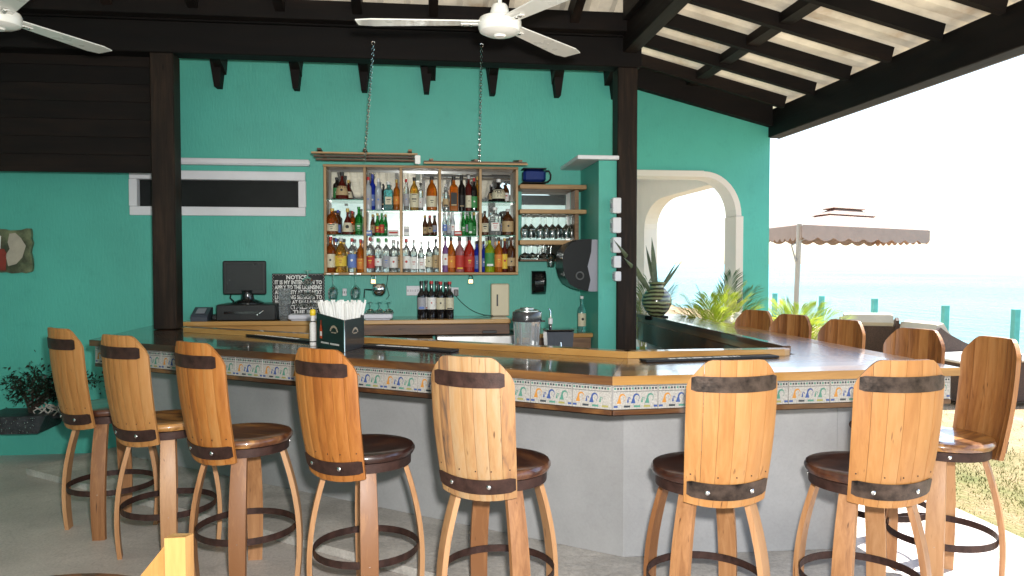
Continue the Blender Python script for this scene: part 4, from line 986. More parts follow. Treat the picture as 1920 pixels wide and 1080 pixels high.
# (bay, row, px centre, py top, px width, shape, glass, label, cap, square, depth)
BT = [
 (0,0,642,323,22,'tri','maroon','tan','black',0,0),(0,0,654,338,15,'tri','maroon','cream','gold',0,1),(0,0,632,333,12,'slim','dark','green','black',0,1),
 (1,0,691,332,11,'slim','frost','grey','red',0,0),(1,0,699,327,10,'slim','blue','blue','blue',0,1),(1,0,710,335,11,'slim','frost','grey','white',0,0),(1,0,729,341,15,'slim','teal','cream','white',1,0),(1,0,744,337,11,'round','orange','orange','gold',0,0),(1,0,719,345,9,'round','dark','black','black',0,1),
 (2,0,762,336,9,'slim','clear','grey','red',0,0),(2,0,777,333,15,'dome','gold','cream','black',0,0),(2,0,789,343,9,'slim','clear','white','black',0,1),(2,0,810,331,18,'dome','orange','cream','black',0,0),
 (3,0,836,346,11,'round','clear','tan','silver',0,0),(3,0,851,331,14,'slim','orange','black','black',1,0),(3,0,866,329,11,'slim','dark','black','black',0,1),(3,0,879,329,11,'slim','maroon','cream','silver',0,0),(3,0,889,334,12,'round','dark','green','red',0,0),(3,0,895,331,7,'slim','gold',None,'gold',0,1),
 (4,0,935,336,24,'ball','dark','cream','white',0,0),(4,0,922,345,11,'ball','dark','tan','silver',0,1),(4,0,949,344,11,'dome','brown','white','black',0,1),
 (0,1,623,391,20,'dome','amber','cream','gold',0,0),(0,1,634,394,10,'slim','brown','blue','blue',0,1),(0,1,652,391,18,'tri','maroon','cream','gold',0,0),(0,1,661,396,9,'slim','amber','tan','red',0,1),(0,1,673,388,12,'wine','green','green','green',0,0),
 (1,1,699,402,8,'beer','brown','brown' if 0 else 'tan','gold',0,1),(1,1,708,400,8,'beer','green','red','gold',0,0),(1,1,716,400,8,'beer','green','red','green',0,0),(1,1,723,402,7,'beer','green','green','gold',0,1),
 (2,1,806,404,9,'beer','brown','tan','red',0,0),(2,1,815,404,9,'beer','brown','grey','black',0,1),(2,1,797,404,9,'beer','brown','tan','gold',0,1),
 (3,1,834,397,8,'beer','clear','blue','white',0,0),(3,1,842,397,8,'beer','clear','grey','silver',0,0),(3,1,849,399,8,'beer','frost','white','white',0,0),(3,1,869,398,8,'beer','green','green','green',0,0),(3,1,876,397,8,'beer','green','grey','silver',0,1),(3,1,882,397,8,'beer','green','green','green',0,0),(3,1,889,399,8,'beer','green','green','gold',0,1),
 (4,1,909,396,13,'round','brown','cream','black',0,0),(4,1,928,389,19,'slim','clear','white','white',1,0),(4,1,952,392,20,'dome','brown','tan','silver',0,0),(4,1,940,397,9,'slim','dark','grey','black',0,1),
 (0,2,620,444,16,'round','amber','cream','red',0,0),(0,2,639,446,19,'dome','gold','yellow','silver',0,0),(0,2,630,447,9,'slim','clear','blue','blue',0,1),(0,2,660,447,15,'round','clear','blue','red',0,0),(0,2,676,449,13,'round','orange','orange','red',0,0),
 (1,2,694,445,15,'round','clear','red','red',0,0),(1,2,709,447,12,'slim','clear','white','green',0,0),(1,2,724,447,13,'round','clear','grey','green',0,0),(1,2,738,450,14,'slim','clear','white','silver',0,0),(1,2,746,452,9,'slim','clear','tan','silver',0,1),
 (2,2,762,448,13,'slim','clear','white','red',0,0),(2,2,776,449,12,'round','clear','white','silver',0,0),(2,2,790,452,12,'round','clear','white','white',0,0),(2,2,804,452,12,'round','clear','cream','silver',0,0),(2,2,817,448,11,'slim','clear','tan','black',0,0),
 (3,2,835,445,11,'round','purple','white','black',0,0),(3,2,846,445,14,'dome','orange','orange','black',0,0),(3,2,862,445,15,'round','pink','red','black',0,0),(3,2,880,444,18,'dome','red','red','black',0,0),(3,2,894,452,11,'round','blue','blue','black',0,1),
 (4,2,907,452,9,'round','blue','blue','black',0,1),(4,2,918,444,17,'round','lime','green','black',0,0),(4,2,935,445,15,'round','orange','orange','black',0,0),(4,2,946,447,12,'wine','maroon','yellow','gold',0,0),(4,2,958,445,16,'wine','brown','tan','brown',0,0),
]
cells = {}
for b in BT: cells.setdefault((b[0], b[1]), []).append(b)
ORD = ['leftmost','second from left','third from left','fourth from left','fifth from left','sixth from left','seventh from left']
for (bay, row), lst in cells.items():
    lst.sort(key=lambda b: b[2])
    for i, b in enumerate(lst):
        _, _, px, pt, pw, shp, gc, lc_, cc, sq, dp = b
        Y = 6.685 + .075*dp; x = onY(px, 450, Y).x; z = SHZ[bay][row]
        r = pw*.5*6.75/FPX*1.1; h = max(.06, onY(px, pt, Y).z - z)
        pos = ORD[i] if i < len(lst)-1 or len(lst) < 3 else 'rightmost'
        lab = f"{WORD[gc]} {SW[shp]} bottle, {'' if not lc_ else lc_+' label, '}{pos} on {ROWN[row]} shelf, {BAY[bay]} bay"
        bottle(x, Y, z+.0006, shp, r, h, gc, lc_, cc, lab, 'bottles on the cabinet shelves', bool(sq), lab_span=(rnd.uniform(.08,.2), rnd.uniform(.40,.55)))
def carton(px0, px1, pt, bay, mat, lab, Y=6.66):
    a, b = onY(px0, pt, Y), onY(px1, pt, Y); z = SHZ[bay][1]; t = thing('carton', lab, 'carton')
    mb = MB(); mb.cbox(a.x, b.x, Y, Y+.07, z+.0005, a.z, .002); mb.obj('box', mat[0], t)
    mb = MB(); mb.cbox(a.x+.006, b.x-.006, Y-.001, Y-.0002, z+(a.z-z)*.4, z+(a.z-z)*.7, .0003); mb.obj('print', mat[1], t)
carton(686, 697, 432, 1, (LBM['blue'], LBM['white']), 'small blue carton on the middle shelf of the second bay')
carton(728, 747, 431, 1, (LBM['white'], LBM['red']), 'flat white carton right of the green beer bottles, second bay')
carton(757, 768, 424, 2, (LBM['white'], LBM['grey']), 'stacked white cartons on the middle shelf of the middle bay')
carton(852, 866, 433, 3, (LBM['red'], LBM['white']), 'pink and white carton between the small bottles, fourth bay')
# padlocks
for px, lab in ((700, 'brass and steel padlock hanging under the cabinet, left of centre'), (882.5, 'small padlock hanging under the right half of cabinet')):
    Y = YC0+.03; p = onY(px, 526, Y); t = thing('padlock', lab, 'padlock')
    mb = MB(); mb.cbox(p.x-.022, p.x+.022, Y-.010, Y+.010, p.z-.028, p.z+.012, .004); mb.obj('body', plain('padlock_brass', (.55,.42,.22), .3, metal=.9, var=.1), t)
    mb = MB(); mb.tube([(p.x+.016*math.cos(a), Y, p.z+.026+.022*math.sin(a)*1) for a in [math.pi*i/8 for i in range(9)]], .004, 6)
    mb.tube([(p.x-.016, Y, p.z+.010), (p.x-.016, Y, p.z+.028)], .004, 6); mb.tube([(p.x+.016, Y, p.z+.010), (p.x+.016, Y, p.z+.028)], .004, 6); mb.obj('shackle', CHROME, t, smooth=True)
# hanging wine glasses under the cabinet
for px, lab in ((625, 'clear wine glass hanging upside down under the cabinet, left'), (667, 'clear wine glass hanging upside down under the cabinet, right')):
    Y = 6.60; p = onY(px, 560, Y); t = thing('hanging_glass', lab, 'glass')
    top = onY(px, 514, Y).z; mb = MB(); winegl(mb, p.x, Y, p.z, up=False, s=(top-p.z)/.19*.98); mb.obj('bowl', GL, t, smooth=True)
    mb = MB(); mb.cbox(p.x-.05, p.x-.012, Y-.05, Y+.12, top-.001, top+.006, .001); mb.cbox(p.x+.012, p.x+.05, Y-.05, Y+.12, top-.001, top+.006, .001); mb.obj('rail', STEEL, t)
t = thing('cocktail_shaker', 'dented steel shaker cup hanging by a cord under the cabinet', 'shaker')
p = onY(711, 543, 6.56); mb = MB(); rings = []
mb.lathe([(.030,0),(.052,.02),(.060,.05),(.055,.085),(.040,.10),(.035,.10)], 20, c=(p.x, 6.56, p.z-.05)); mb.obj('cup', CHROME, t, smooth=True)
mb = MB(); mb.tube([(p.x-.05, 6.56, p.z), (p.x-.12, 6.56, p.z+.004), (p.x-.125, 6.56, p.z-.07)], .005, 6); mb.obj('handle', BLACKP, t)
mb = MB(); mb.tube([(p.x+.075, 6.58, zb_), (p.x+.062, 6.56, p.z+.03), (p.x+.085, 6.56, p.z-.05), (p.x+.06,6.56,p.z-.08)], .0025, 6); mb.obj('cord', BLACKP, t)
# outlets
for px0, px1, py0, py1, lab, n in ((648,650,541,555,'small socket plate behind the left hanging glass',1),(762,787,536,554,'double socket plate left of the wine bottles',2),(846,860,539,554,'socket plate with charger right of the wine bottles',1)):
    a = onY(px0-(6 if px1-px0 < 5 else 0), py0, WY-.012); b = onY(px1, py1, WY-.012); t = thing('wall_socket', lab, 'socket')
    mb = MB(); mb.cbox(a.x, b.x, WY-.012, WY-.001, b.z, a.z, .003); mb.obj('plate', WHITE, t)
    mb = MB()
    for k in range(n*2):
        cx = a.x+(b.x-a.x)*(k+.5)/(n*2); cz = (a.z+b.z)/2; mb.box(cx-.008, cx-.005, WY-.0135, WY-.0121, cz-.01, cz+.01); mb.box(cx+.005, cx+.008, WY-.0135, WY-.0121, cz-.01, cz+.01)
    mb.obj('slots', BLACKP, t)
p = onY(855, 549, WY-.03); t = thing('charger', 'black phone charger with cable trailing to the cream dispenser', 'charger')
mb = MB(); mb.cbox(p.x-.02, p.x+.02, WY-.05, WY-.0145, p.z-.03, p.z+.03, .005); mb.obj('plug', BLACKP, t)
e = onY(925, 587, 6.70); mb = MB(); pts = []
for i in range(9):
    s = i/8; pts.append((p.x+(e.x-p.x)*s, WY-.03-.10*s, p.z-.03+(zB+.006-p.z+.03)*(1-(1-s)**2.4)))
mb.tube(pts, .0028, 6); mb.obj('cable', BLACKP, t)
# wine bottles on the back counter
wl = [(790.5,527,0,'grey','black'),(799,526,1,'white','black'),(809,527,0,'white','red'),(819,527,1,'white','black'),(826,528,0,'cream','red'),(836,529,1,'grey','black'),(843,528,0,'cream','red')]
wn = ['leftmost dark wine bottle','second dark wine bottle from left','third dark wine bottle from left','dark wine bottle in the middle back','fifth dark wine bottle from left','sixth dark wine bottle from left','rightmost dark wine bottle']
for (px, pt, dp, lc_, cc), nm in zip(wl, wn):
    Y = 6.55 + .08*dp; x = onY(px, 560, Y).x; h = onY(px, pt, Y).z - zB
    bottle(x, Y, zB, 'wine', .036, h, 'dark', lc_, cc, nm+' in the cluster on the back counter', 'wine bottles on the back counter', lab_span=(.24,.56))
# cream towel dispenser box
t = thing('towel_dispenser', 'cream napkin dispenser with dark slot standing against the wall', 'dispenser')
a, b = onY(921, 532, 6.72), onY(955, 587, 6.72)
mb = MB(); mb.cbox(a.x, b.x, 6.72, 6.80, zB, a.z, .008); mb.obj('case', plain('cream_plastic', (.62,.55,.38), .4, var=.04), t)
s0, s1 = onY(931, 552, 6.72), onY(934, 574, 6.72); mb = MB(); mb.cbox(s0.x, s1.x, 6.716, 6.7195, s1.z, s0.z, .0008); mb.obj('slot', BLACKP, t)
# soap dispenser on wall
t = thing('soap_dispenser', 'small black soap dispenser mounted on the teal wall', 'dispenser')
a, b = onY(997, 508, 6.76), onY(1025, 552, 6.76); w2 = (b.x-a.x)/2; cx = (a.x+b.x)/2
mb = MB(); rings = []
for i in range(9):
    s = i/8; z = b.z+(a.z-b.z)*s; d = .10*(.75+.35*math.sin(math.pi*(.15+.75*s))) - (.03 if i in (0,8) else 0); ww = w2*(.92+.08*math.sin(math.pi*s)); 
    rings.append([(cx-ww,WY-.001,z),(cx-ww,WY-d*.7,z),(cx-ww*.6,WY-d,z),(cx+ww*.6,WY-d,z),(cx+ww,WY-d*.7,z),(cx+ww,WY-.001,z)])
mb.loft(rings); mb.obj('case', BLACKG, t, smooth=True)
# roll towel dispenser on the pier's left face
t = thing('roll_towel_dispenser', 'large glossy black roll towel dispenser on the wall pier', 'dispenser')
zt_, zb2_ = 1.80, 1.375; rings = []
prof = [(.02,.0),(.10,.02),(.17,.06),(.205,.12),(.225,.20),(.225,.28),(.21,.34),(.17,.39),(.09,.425)]
xw = 1.454
mb = MB()
out = [(xw, zb2_+.0)] + [(xw-.045-d, zb2_+z) for d, z in prof] + [(xw, zt_)]
mb.loft([[(x, 6.16, z) for x,z in out], [(x, 6.46, z) for x,z in out]]); mb.obj('back_case', GREYP, t, smooth=True)
mb = MB(); out2 = [(xw-.08, zb2_+.004)] + [(xw-.058-d*1.03, zb2_+z) for d, z in prof[1:]] + [(xw-.05, zt_+.004), (xw-.055, zt_-.10), (xw-.085, zt_-.22), (xw-.06, zt_-.33)]
mb.loft([[(x, 6.150, z) for x,z in out2], [(x, 6.158, z) for x,z in out2]])
out3 = [(xw-.056-d*1.04, zb2_+z) for d, z in prof]
mb.loft([[(x, 6.148, z) for x,z in out3], [(x, 6.47, z) for x,z in out3]], cap=False, closed=False)
mb.obj('cover', plain('dispenser_black', (.010,.010,.011), .3, var=0, spec=.25), t, smooth=True)
mb = MB(); mb.torus((xw-.15, 6.146, zb2_+.13), .030, .006, 20, 6, 'y'); mb.lathe([(.02,0),(.02,.006),(.004,.008)], 16, c=(0,0,0)); k = mb.obj('dial', plain('dial_grey', (.10,.10,.10), .3, var=0), t, smooth=True)
# switch boxes up the pier edge by the post
for i, (y0p, y1p, x0p) in enumerate(((371,400,1147.5),(408,437,1147.5),(445,474,1148),(480,502,1149.5),(509,527,1151.5))):
    a, b = onY(x0p, y0p, 6.06), onY(1163, y1p, 6.06); t = thing('switch_box', ['topmost','second highest','middle','second lowest','lowest'][i]+' of the five white switch boxes beside the right post', 'switch box', group='white switch boxes by the right post')
    mb = MB(); mb.cbox(a.x, b.x, 6.03, 6.098, b.z, a.z, .005); mb.cbox(a.x, 1.608, 6.0985, 6.1285, b.z+.01, a.z-.01, .003); mb.obj('box', WHITE, t)
    mb = MB(); mb.cbox(a.x-.008, a.x-.0005, 6.045, 6.085, (a.z+b.z)/2-.02, (a.z+b.z)/2+.02, .002); mb.obj('toggle', GREYP, t)

# ---------------------------------------------------------------- glass rack and kettle
rk = thing('glass_rack', 'pine glass rack with mirrored back between cabinet and pier', 'rack')
xa_, xb_ = onY(975, 400, 6.64).x, 1.453
for py0, py1, px1 in ((345,355,1101),(392,401,1104),(450,459,1082)):
    a, b = onY(975, py0, 6.56), onY(px1, py1, 6.56); mb = MB(); mb.cbox(a.x, min(b.x,1.45), 6.56, WY-.012, b.z, a.z, .003); mb.obj('shelf', PINEX, rk)
a, b = onY(975, 486, 6.62), onY(1062, 490, 6.62); mb = MB(); mb.cbox(a.x, b.x, 6.62, WY-.012, b.z, a.z, .003); mb.obj('shelf', SLATW, rk)
mb = MB(); q = onY(1082, 400, 6.62); mb.cbox(q.x-.018, q.x+.018, 6.63, WY-.012, onY(1082,486,6.62).z, onY(1082,356,6.62).z, .003); mb.obj('upright', SLATW, rk)
mb = MB(); mb.box(onY(978,400,WY-.01).x, q.x-.02, WY-.010, WY-.002, onY(1000,486,WY).z, onY(1000,352,WY).z); mb.obj('mirror', MIRROR, rk)
def rackglass(px, py0, py1, Y, kind, lab, grp):
    a, b = onY(px, py0, Y), onY(px, py1, Y); mb = MB(); s = (a.z-b.z)/(.19 if kind == 'w' else .11)
    (winegl if kind == 'w' else coupe)(mb, a.x, Y, b.z, up=False, s=s); mb.obj('rack_glass', GL, smooth=True, label=lab, cat='glass', group=grp)
for i, px in enumerate((985, 996, 1013, 1024, 1036, 1047, 1062, 1072)):
    rackglass(px, 401, 446, 6.62+.08*(i%2), 'w', 'wine glass hanging upside down from second rack shelf, '+['leftmost','second from left','third from left','fourth from left','fourth from right','third from right','second from right','rightmost'][i], 'wine glasses hanging in the rack')
for i, px in enumerate((984, 998, 1020, 1034)):
    rackglass(px, 459, 485, 6.64+.04*(i%2), 'c', 'cocktail glass hanging upside down from third rack shelf, '+['leftmost','second from left','third from left','rightmost'][i], 'cocktail glasses hanging in the rack')
rackglass(1033, 462, 500, 6.56, 'w', 'single glass hanging lowest at the right of the rack', None)
t = thing('kettle', 'dark blue enamel kettle with black loop handle on top of the rack', 'kettle')
a, b = onY(980, 318, 6.64), onY(1022, 344, 6.64); cx, hz = (a.x+b.x)/2, (a.z-b.z); hw = (b.x-a.x)/2
mb = MB(); mb.cbox(a.x, b.x, 6.58, 6.72, b.z+.006, a.z, .022); mb.obj('body', plain('blue_enamel', (.012,.03,.16), .2, var=.1, coat=.6), t, smooth=True)
mb = MB(); mb.tube([(b.x+.0, 6.65, a.z-.010), (b.x+.035, 6.65, a.z-.008), (b.x+.052, 6.65, a.z-.04), (b.x+.048, 6.65, b.z+.035), (b.x+.02, 6.65, b.z+.012), (b.x-.005, 6.65, b.z+.012)], .008, 8); mb.obj('handle', BLACKP, t, smooth=True)
mb = MB(); mb.cbox(a.x-.010, b.x+.008, 6.575, 6.725, b.z-.000, b.z+.0055, .002); mb.cbox(a.x-.006, b.x+.004, 6.578, 6.722, a.z+.0005, a.z+.010, .003); mb.obj('rim', BLACKP, t)

# ================================================================== ON THE BAR
zC = CZ+.0015
# straw caddy
t = thing('straw_caddy', 'black bar caddy with printed crest holding white straws and napkins', 'caddy')
D0 = 4.5
BLK = plain('caddy_black', (.012,.012,.013), .3, var=0, coat=.3)
P0 = onZ(594, 650, zC); P1 = onZ(646, 660, zC); P2 = onZ(683, 650, zC)
P0.z = P1.z = P2.z = zC
def vwall(mb, p, q, z1a, z1b, th=.006):
    d = (q-p); d.z = 0; d.normalize(); nr = Vector((-d.y, d.x, 0))*th
    mb.hexa([p, q, q+nr, p+nr, Vector((p.x,p.y,z1a)), Vector((q.x,q.y,z1b)), Vector((q.x,q.y,z1b))+nr, Vector((p.x,p.y,z1a))+nr])
hC = .19
mb = MB(); vwall(mb, P0, P1, zC+.205, zC+hC-.01); mb.obj('front_panel', BLK, t)
mb = MB(); vwall(mb, P1, P2, zC+hC-.01, zC+hC-.01); mb.obj('side_panel', plain('caddy_charcoal', (.03,.032,.036), .3, var=0, coat=.3), t)
P3 = P0 + (P2-P1); mb = MB(); vwall(mb, P2, P3, zC+hC, zC+.205); vwall(mb, P3, P0, zC+.205, zC+.205)
mb.hexa([P0+Vector((.01,.01,.0)), P1+Vector((0,.01,0)), P2+Vector((-.01,0,0)), P3+Vector((0,-.01,0)), P0+Vector((.01,.01,.006)), P1+Vector((0,.01,.006)), P2+Vector((-.01,0,.006)), P3+Vector((0,-.01,.006))]); mb.obj('rear_panels', BLK, t)
mb = MB(); mb.tube([P1+Vector((0,-.003,0)), P1+Vector((0,-.003,hC-.01))], .004, 6); mb.obj('corner_rod', CHROME, t)
# print on the panels
def on_panel(p, q, u, zz, off=.0015):
    d = (q-p); nr = Vector((d.y, -d.x, 0)).normalized()*off; v = p + d*u + nr; v.z = zC+zz; return v
def arch_print(p, q, uc, zc, r, name):
    mb = MB(); n = 10; L = (q-p).length
    for i in range(n):
        a0, a1 = R(15+150*i/n), R(15+150*(i+.75)/n); pts = []
        for (a, rr) in ((a0,r),(a1,r),(a1,r*.72),(a0,r*.72)): pts.append(on_panel(p, q, uc+rr*math.cos(a)/L, zc+rr*math.sin(a)*.85))
        mb.add(pts, [(0,1,2,3)])
    for k in range(7):
        u0 = uc+(-r*.55+k*r*.16)/L; u1 = u0+r*.10/L
        mb.add([on_panel(p,q,u0,zc+.002), on_panel(p,q,u1,zc+.002), on_panel(p,q,u1,zc+.009), on_panel(p,q,u0,zc+.009)], [(0,1,2,3)])
    mb.obj(name, plain('crest_beige', (.50,.40,.30), .5, var=.1), t)
arch_print(P0, P1, .64, .095, .056, 'crest_print'); arch_print(P1, P2, .52, .09, .046, 'crest_print')
mb = MB()
for k in range(18):
    if k == 8: continue
    u0 = .17+k*.037; mb.add([on_panel(P0,P1,u0,.028), on_panel(P0,P1,u0+.024,.028), on_panel(P0,P1,u0+.024,.038), on_panel(P0,P1,u0,.038)], [(0,1,2,3)])
mb.obj('small_print', PAPER, t)
mb = MB(); L = (P1-P0).length
bp_ = [(.0,0),(.030,0),(.032,.05),(.028,.065),(.020,.085),(.019,.11),(.011,.11),(.010,.085),(.002,.065),(-.002,.05)]
mb.add([on_panel(P0,P1,.13+x/L,.055+z) for x,z in bp_], [tuple(range(10))]); mb.obj('bottle_print', plain('print_red', (.62,.08,.02), .5, var=.2), t)
mb = MB(); mb.add([on_panel(P0,P1,.13+x/L,.055+z,.0022) for x,z in ((.003,.015),(.029,.015),(.029,.042),(.003,.042))], [(0,1,2,3)]); mb.obj('bottle_print_label', PAPER, t)
t2 = thing('straws', 'fan of wrapped white straws standing in the black caddy', 'straws')
r3 = random.Random(11); cen = (P0+P2)*.5
for i in range(100):
    u = i/99; mb_ = MB(); bx = lerp(P0, P2, .20+.66*u); bx = bx + Vector((0, .03+.05*r3.random(), 0))
    ttop = 606+r3.uniform(-7, 4) if 1 else 0
    tp = atD(597+88*u+r3.uniform(-2,2), 566+r3.uniform(-4,4)+(9 if .24 < u < .29 else 0), 4.62+.08*r3.random())
    mb_.tube([(bx.x, bx.y, zC+.06), tuple(tp)], .0066, 6); mb_.obj('straw', PAPER, t2)
# hot sauce / bitters bottle
t = thing('bitters_bottle', 'slim white papered bottle with yellow cap left of the caddy', 'bottle')
P = onZ(587, 648, zC); top = onY(587, 580, P.y).z - zC
mb = MB(); mb.lathe([(.019,0),(.020,.006),(.020,top*.60),(.014,top*.66),(.013,top*.83)], 14, c=(P.x,P.y,zC)); mb.obj('body', plain('paper_wrap', (.68,.68,.66), .6, var=.12, scale=70), t, smooth=True)
mb = MB(); mb.lathe([(.0205,top*.10),(.0208,top*.105),(.0208,top*.125),(.0205,top*.13)], 14, c=(P.x,P.y,zC), cap=False); mb.obj('stripe', BLACKP, t); mb = MB(); mb.lathe([(.0145,top*.655),(.0150,top*.66),(.0150,top*.68),(.0142,top*.685)], 14, c=(P.x,P.y,zC), cap=False); mb.obj('stripe', BLACKP, t)
mb = MB(); mb.lathe([(.015,top*.83),(.018,top*.85),(.018,top*.96),(.013,top)], 14, c=(P.x,P.y,zC)); mb.obj('cap', CPM['yellow'], t, smooth=True)
# rubber bar mats with lettering smears
def mat_(pxa, pya, pxb, pyb, wd, lab):
    a, b = onZ(pxa, pya, zC), onZ(pxb, pyb, zC); d = b-a; L = Vector((d.x,d.y)).length; an = math.atan2(d.y, d.x)
    t = thing('bar_mat', lab, 'bar mat', (a.x, a.y, CZ+.001), an, 'black rubber bar mats')
    mb = MB(); mb.cbox(0, L, 0, wd, 0, .012, .003); mb.obj('rubber', plain('bar_mat_rubber', (.014,.014,.017), .45, var=.1), t)
    r4 = random.Random(int(pxa)); mb = MB(); x = L*.18
    while x < L*.72:
        w_ = r4.uniform(.008, .02); mb.cbox(x, x+w_, .018, .018+r4.uniform(.02,.034), .0121, .0135, .0005); x += w_+r4.choice([.003,.003,.012])
    mb.obj('mat_lettering', PAPER, t)
    return t
mat_(437, 627, 602, 645, .09, 'black bar mat behind the straw caddy, farthest left')
mat_(672, 650, 846, 661, .09, 'black bar mat with white lettering right of the straw caddy')
mat_(1212, 680, 1462, 671, .09, 'black bar mat with white lettering near the rounded lip end')

# ---------------------------------------------------------------- behind the bar: work shelf, blender, bins
wsA, wsB = Vector((.35, 4.62)), Vector((1.35, 4.30))
t = thing('work_shelf', 'low work shelf behind the bar carrying blender and ice bin', 'shelf')
mb = MB(); mb.cbox(.47, 1.75, 4.72, 5.10, .95, .98, .004); mb.obj('top', STEEL, t)
for x in (.52, 1.68):
    for y in (4.76, 5.05): mb = MB(); mb.cbox(x-.02, x+.02, y-.02, y+.02, .002, .949, .003); mb.obj('leg', STEEL, t)
zS = .981; YB = 4.90
t = thing('blender', 'large blender jug with black collar and chrome lid', 'blender')
c = onY(988, 600, YB); rr = .095; ztop = onY(988, 577, YB).z; zc0 = onY(988, 624-22, YB).z; zc1 = onY(988, 584, YB).z
mb = MB(); mb.lathe([(.072,zS),(.076,zS+.05),(.088,zc0-.03),(.088,zc0-.001)], 28, c=(c.x,YB,0)); mb.obj('jug', plain('jug_plastic', (.80,.83,.85), .06, var=0, trans=.75, ior=1.2), t, smooth=True)
for k in range(8):
    a = 2*math.pi*k/8+.2; mb = MB(); mb.tube([(c.x+.074*math.cos(a),YB+.074*math.sin(a),zS+.01),(c.x+.088*math.cos(a),YB+.088*math.sin(a),zc0-.02)], .004, 6); mb.obj('jug_rib', plain('jug_rib', (.45,.47,.48), .15, var=0, trans=.4), t)
mb = MB(); mb.lathe([(.094,zc0),(.097,zc0+.01),(.094,zc1-.006),(.090,zc1)], 32, c=(c.x,YB,0)); mb.obj('collar', plain('collar_dark', (.045,.045,.048), .22, var=0, coat=.5), t, smooth=True)
mb = MB(); mb.lathe([(.078,zc1+.001),(.078,zc1+.008),(.060,zc1+.014),(.045,zc1+.016),(.045,ztop),(.01,ztop+.001)], 28, c=(c.x,YB,0)); mb.obj('lid', STEEL, t, smooth=True)
mb = MB(); mb.cbox(c.x+.085, c.x+.118, YB-.012, YB+.012, zc0-.006, zc0+.004, .002); mb.obj('lip_tab', BLACKP, t)
t = thing('ice_bin', 'smoky translucent bar bin with a scoop inside', 'bin')
c = onY(1047, 630, YB); mb = MB(); zt3 = onY(1047, 621, YB).z
mb.loft([[(c.x-.075,YB-.06,zS),(c.x+.075,YB-.06,zS),(c.x+.075,YB+.07,zS),(c.x-.075,YB+.07,zS)],[(c.x-.088,YB-.07,zt3),(c.x+.088,YB-.07,zt3),(c.x+.088,YB+.08,zt3),(c.x-.088,YB+.08,zt3)],[(c.x-.082,YB-.064,zt3),(c.x+.082,YB-.064,zt3),(c.x+.082,YB+.074,zt3),(c.x-.082,YB+.074,zt3)],[(c.x-.07,YB-.055,zS+.01),(c.x+.07,YB-.055,zS+.01),(c.x+.07,YB+.065,zS+.01),(c.x-.07,YB+.065,zS+.01)]])
mb.obj('tub', plain('smoky_plastic', (.10,.11,.13), .12, var=0, trans=.35, coat=.3), t)
mb = MB(); mb.cbox(c.x-.09, c.x+.09, YB-.072, YB+.082, zt3+.001, zt3+.016, .005); mb.obj('lid', BLACKG, t)
mb = MB(); mb.lathe([(.012,zS+.0),(.018,zS+.06),(.008,zS+.09),(.004,zS+.12)], 10, c=(c.x, YB-.085, 0)); mb.obj('scoop', CHROME, t, smooth=True)
t = bottle(onY(1032, 600, 4.99).x, 4.99, zS, 'tri', .048, onY(1032, 597, 4.99).z-zS, 'dark', None, 'silver', 'dark triangular bottle with a steel pour spout behind the ice bin')
xx = t.location.x; hh_ = onY(1032, 597, 4.99).z-zS
mb = MB(); mb.tube([(0,0,hh_), (0,0,hh_+.05), (-.012,0,hh_+.066)], [.006,.004,.003], 8); mb.obj('pour_spout', CHROME, t, smooth=True)
Y = 6.45; h = onY(1091, 555, Y).z - 1.021
bottle(onY(1091, 600, Y).x, Y, 1.0205, 'wine', .036, h, 'teal', 'cream', 'white', 'green tinted white wine bottle alone before the wall pier', lab_span=(.16,.52))
# ================================================================== LEFT: wall art, hanging planter shelf
t = thing('wall_plaque', 'mottled green stone plaque with a painted red drink on the teal wall', 'plaque')
a, b = onY(-30, 430, WY-.03), onY(61, 511, WY-.03); w_, h_ = b.x-a.x, a.z-b.z
ol = []
r5 = random.Random(5)
for i in range(36):
    s = i/36*4; k = int(s); f_ = s-k
    x, z = [(a.x+w_*f_, b.z), (b.x, b.z+h_*f_), (b.x-w_*f_, a.z), (a.x, a.z-h_*f_)][k]
    ol.append((x+r5.uniform(-.012,.006), z+r5.uniform(-.010,.010)))
PLQ = plain('mottled_green_stone', (.13,.15,.08), .5, var=.6, scale=7, bump=.3, bscale=20, dirt=(.02,.025,.02))
mb = MB(); mb.prismY(ol, WY-.035, WY-.002); mb.obj('slab', PLQ, t)
def splat(pts, y, mat, nm, th=.004):
    mb = MB(); mb.prismY(pts, y-th, y); mb.obj(nm, mat, t)
L_ = lambda u, v: (b.x - u*w_, b.z + v*h_)
splat([L_(.74,.05),L_(.55,.05),L_(.53,.45),L_(.58,.55),L_(.72,.55),L_(.77,.45)][::-1], WY-.0352, plain('paint_drink_red', (.20,.03,.02), .3, var=.3), 'painted_drink')
splat([L_(.50,.15),L_(.33,.20),L_(.20,.35),L_(.12,.62),L_(.22,.80),L_(.34,.92),L_(.46,.90),L_(.50,.70),L_(.46,.55),L_(.55,.40)], WY-.0352, plain('paint_pale_cream', (.40,.36,.29), .6, var=.12, scale=12), 'painted_cloud')
splat([L_(.68,.55),L_(.66,.55),L_(.64,.85),L_(.66,.85)][::-1], WY-.0352, PAPER, 'painted_straw')

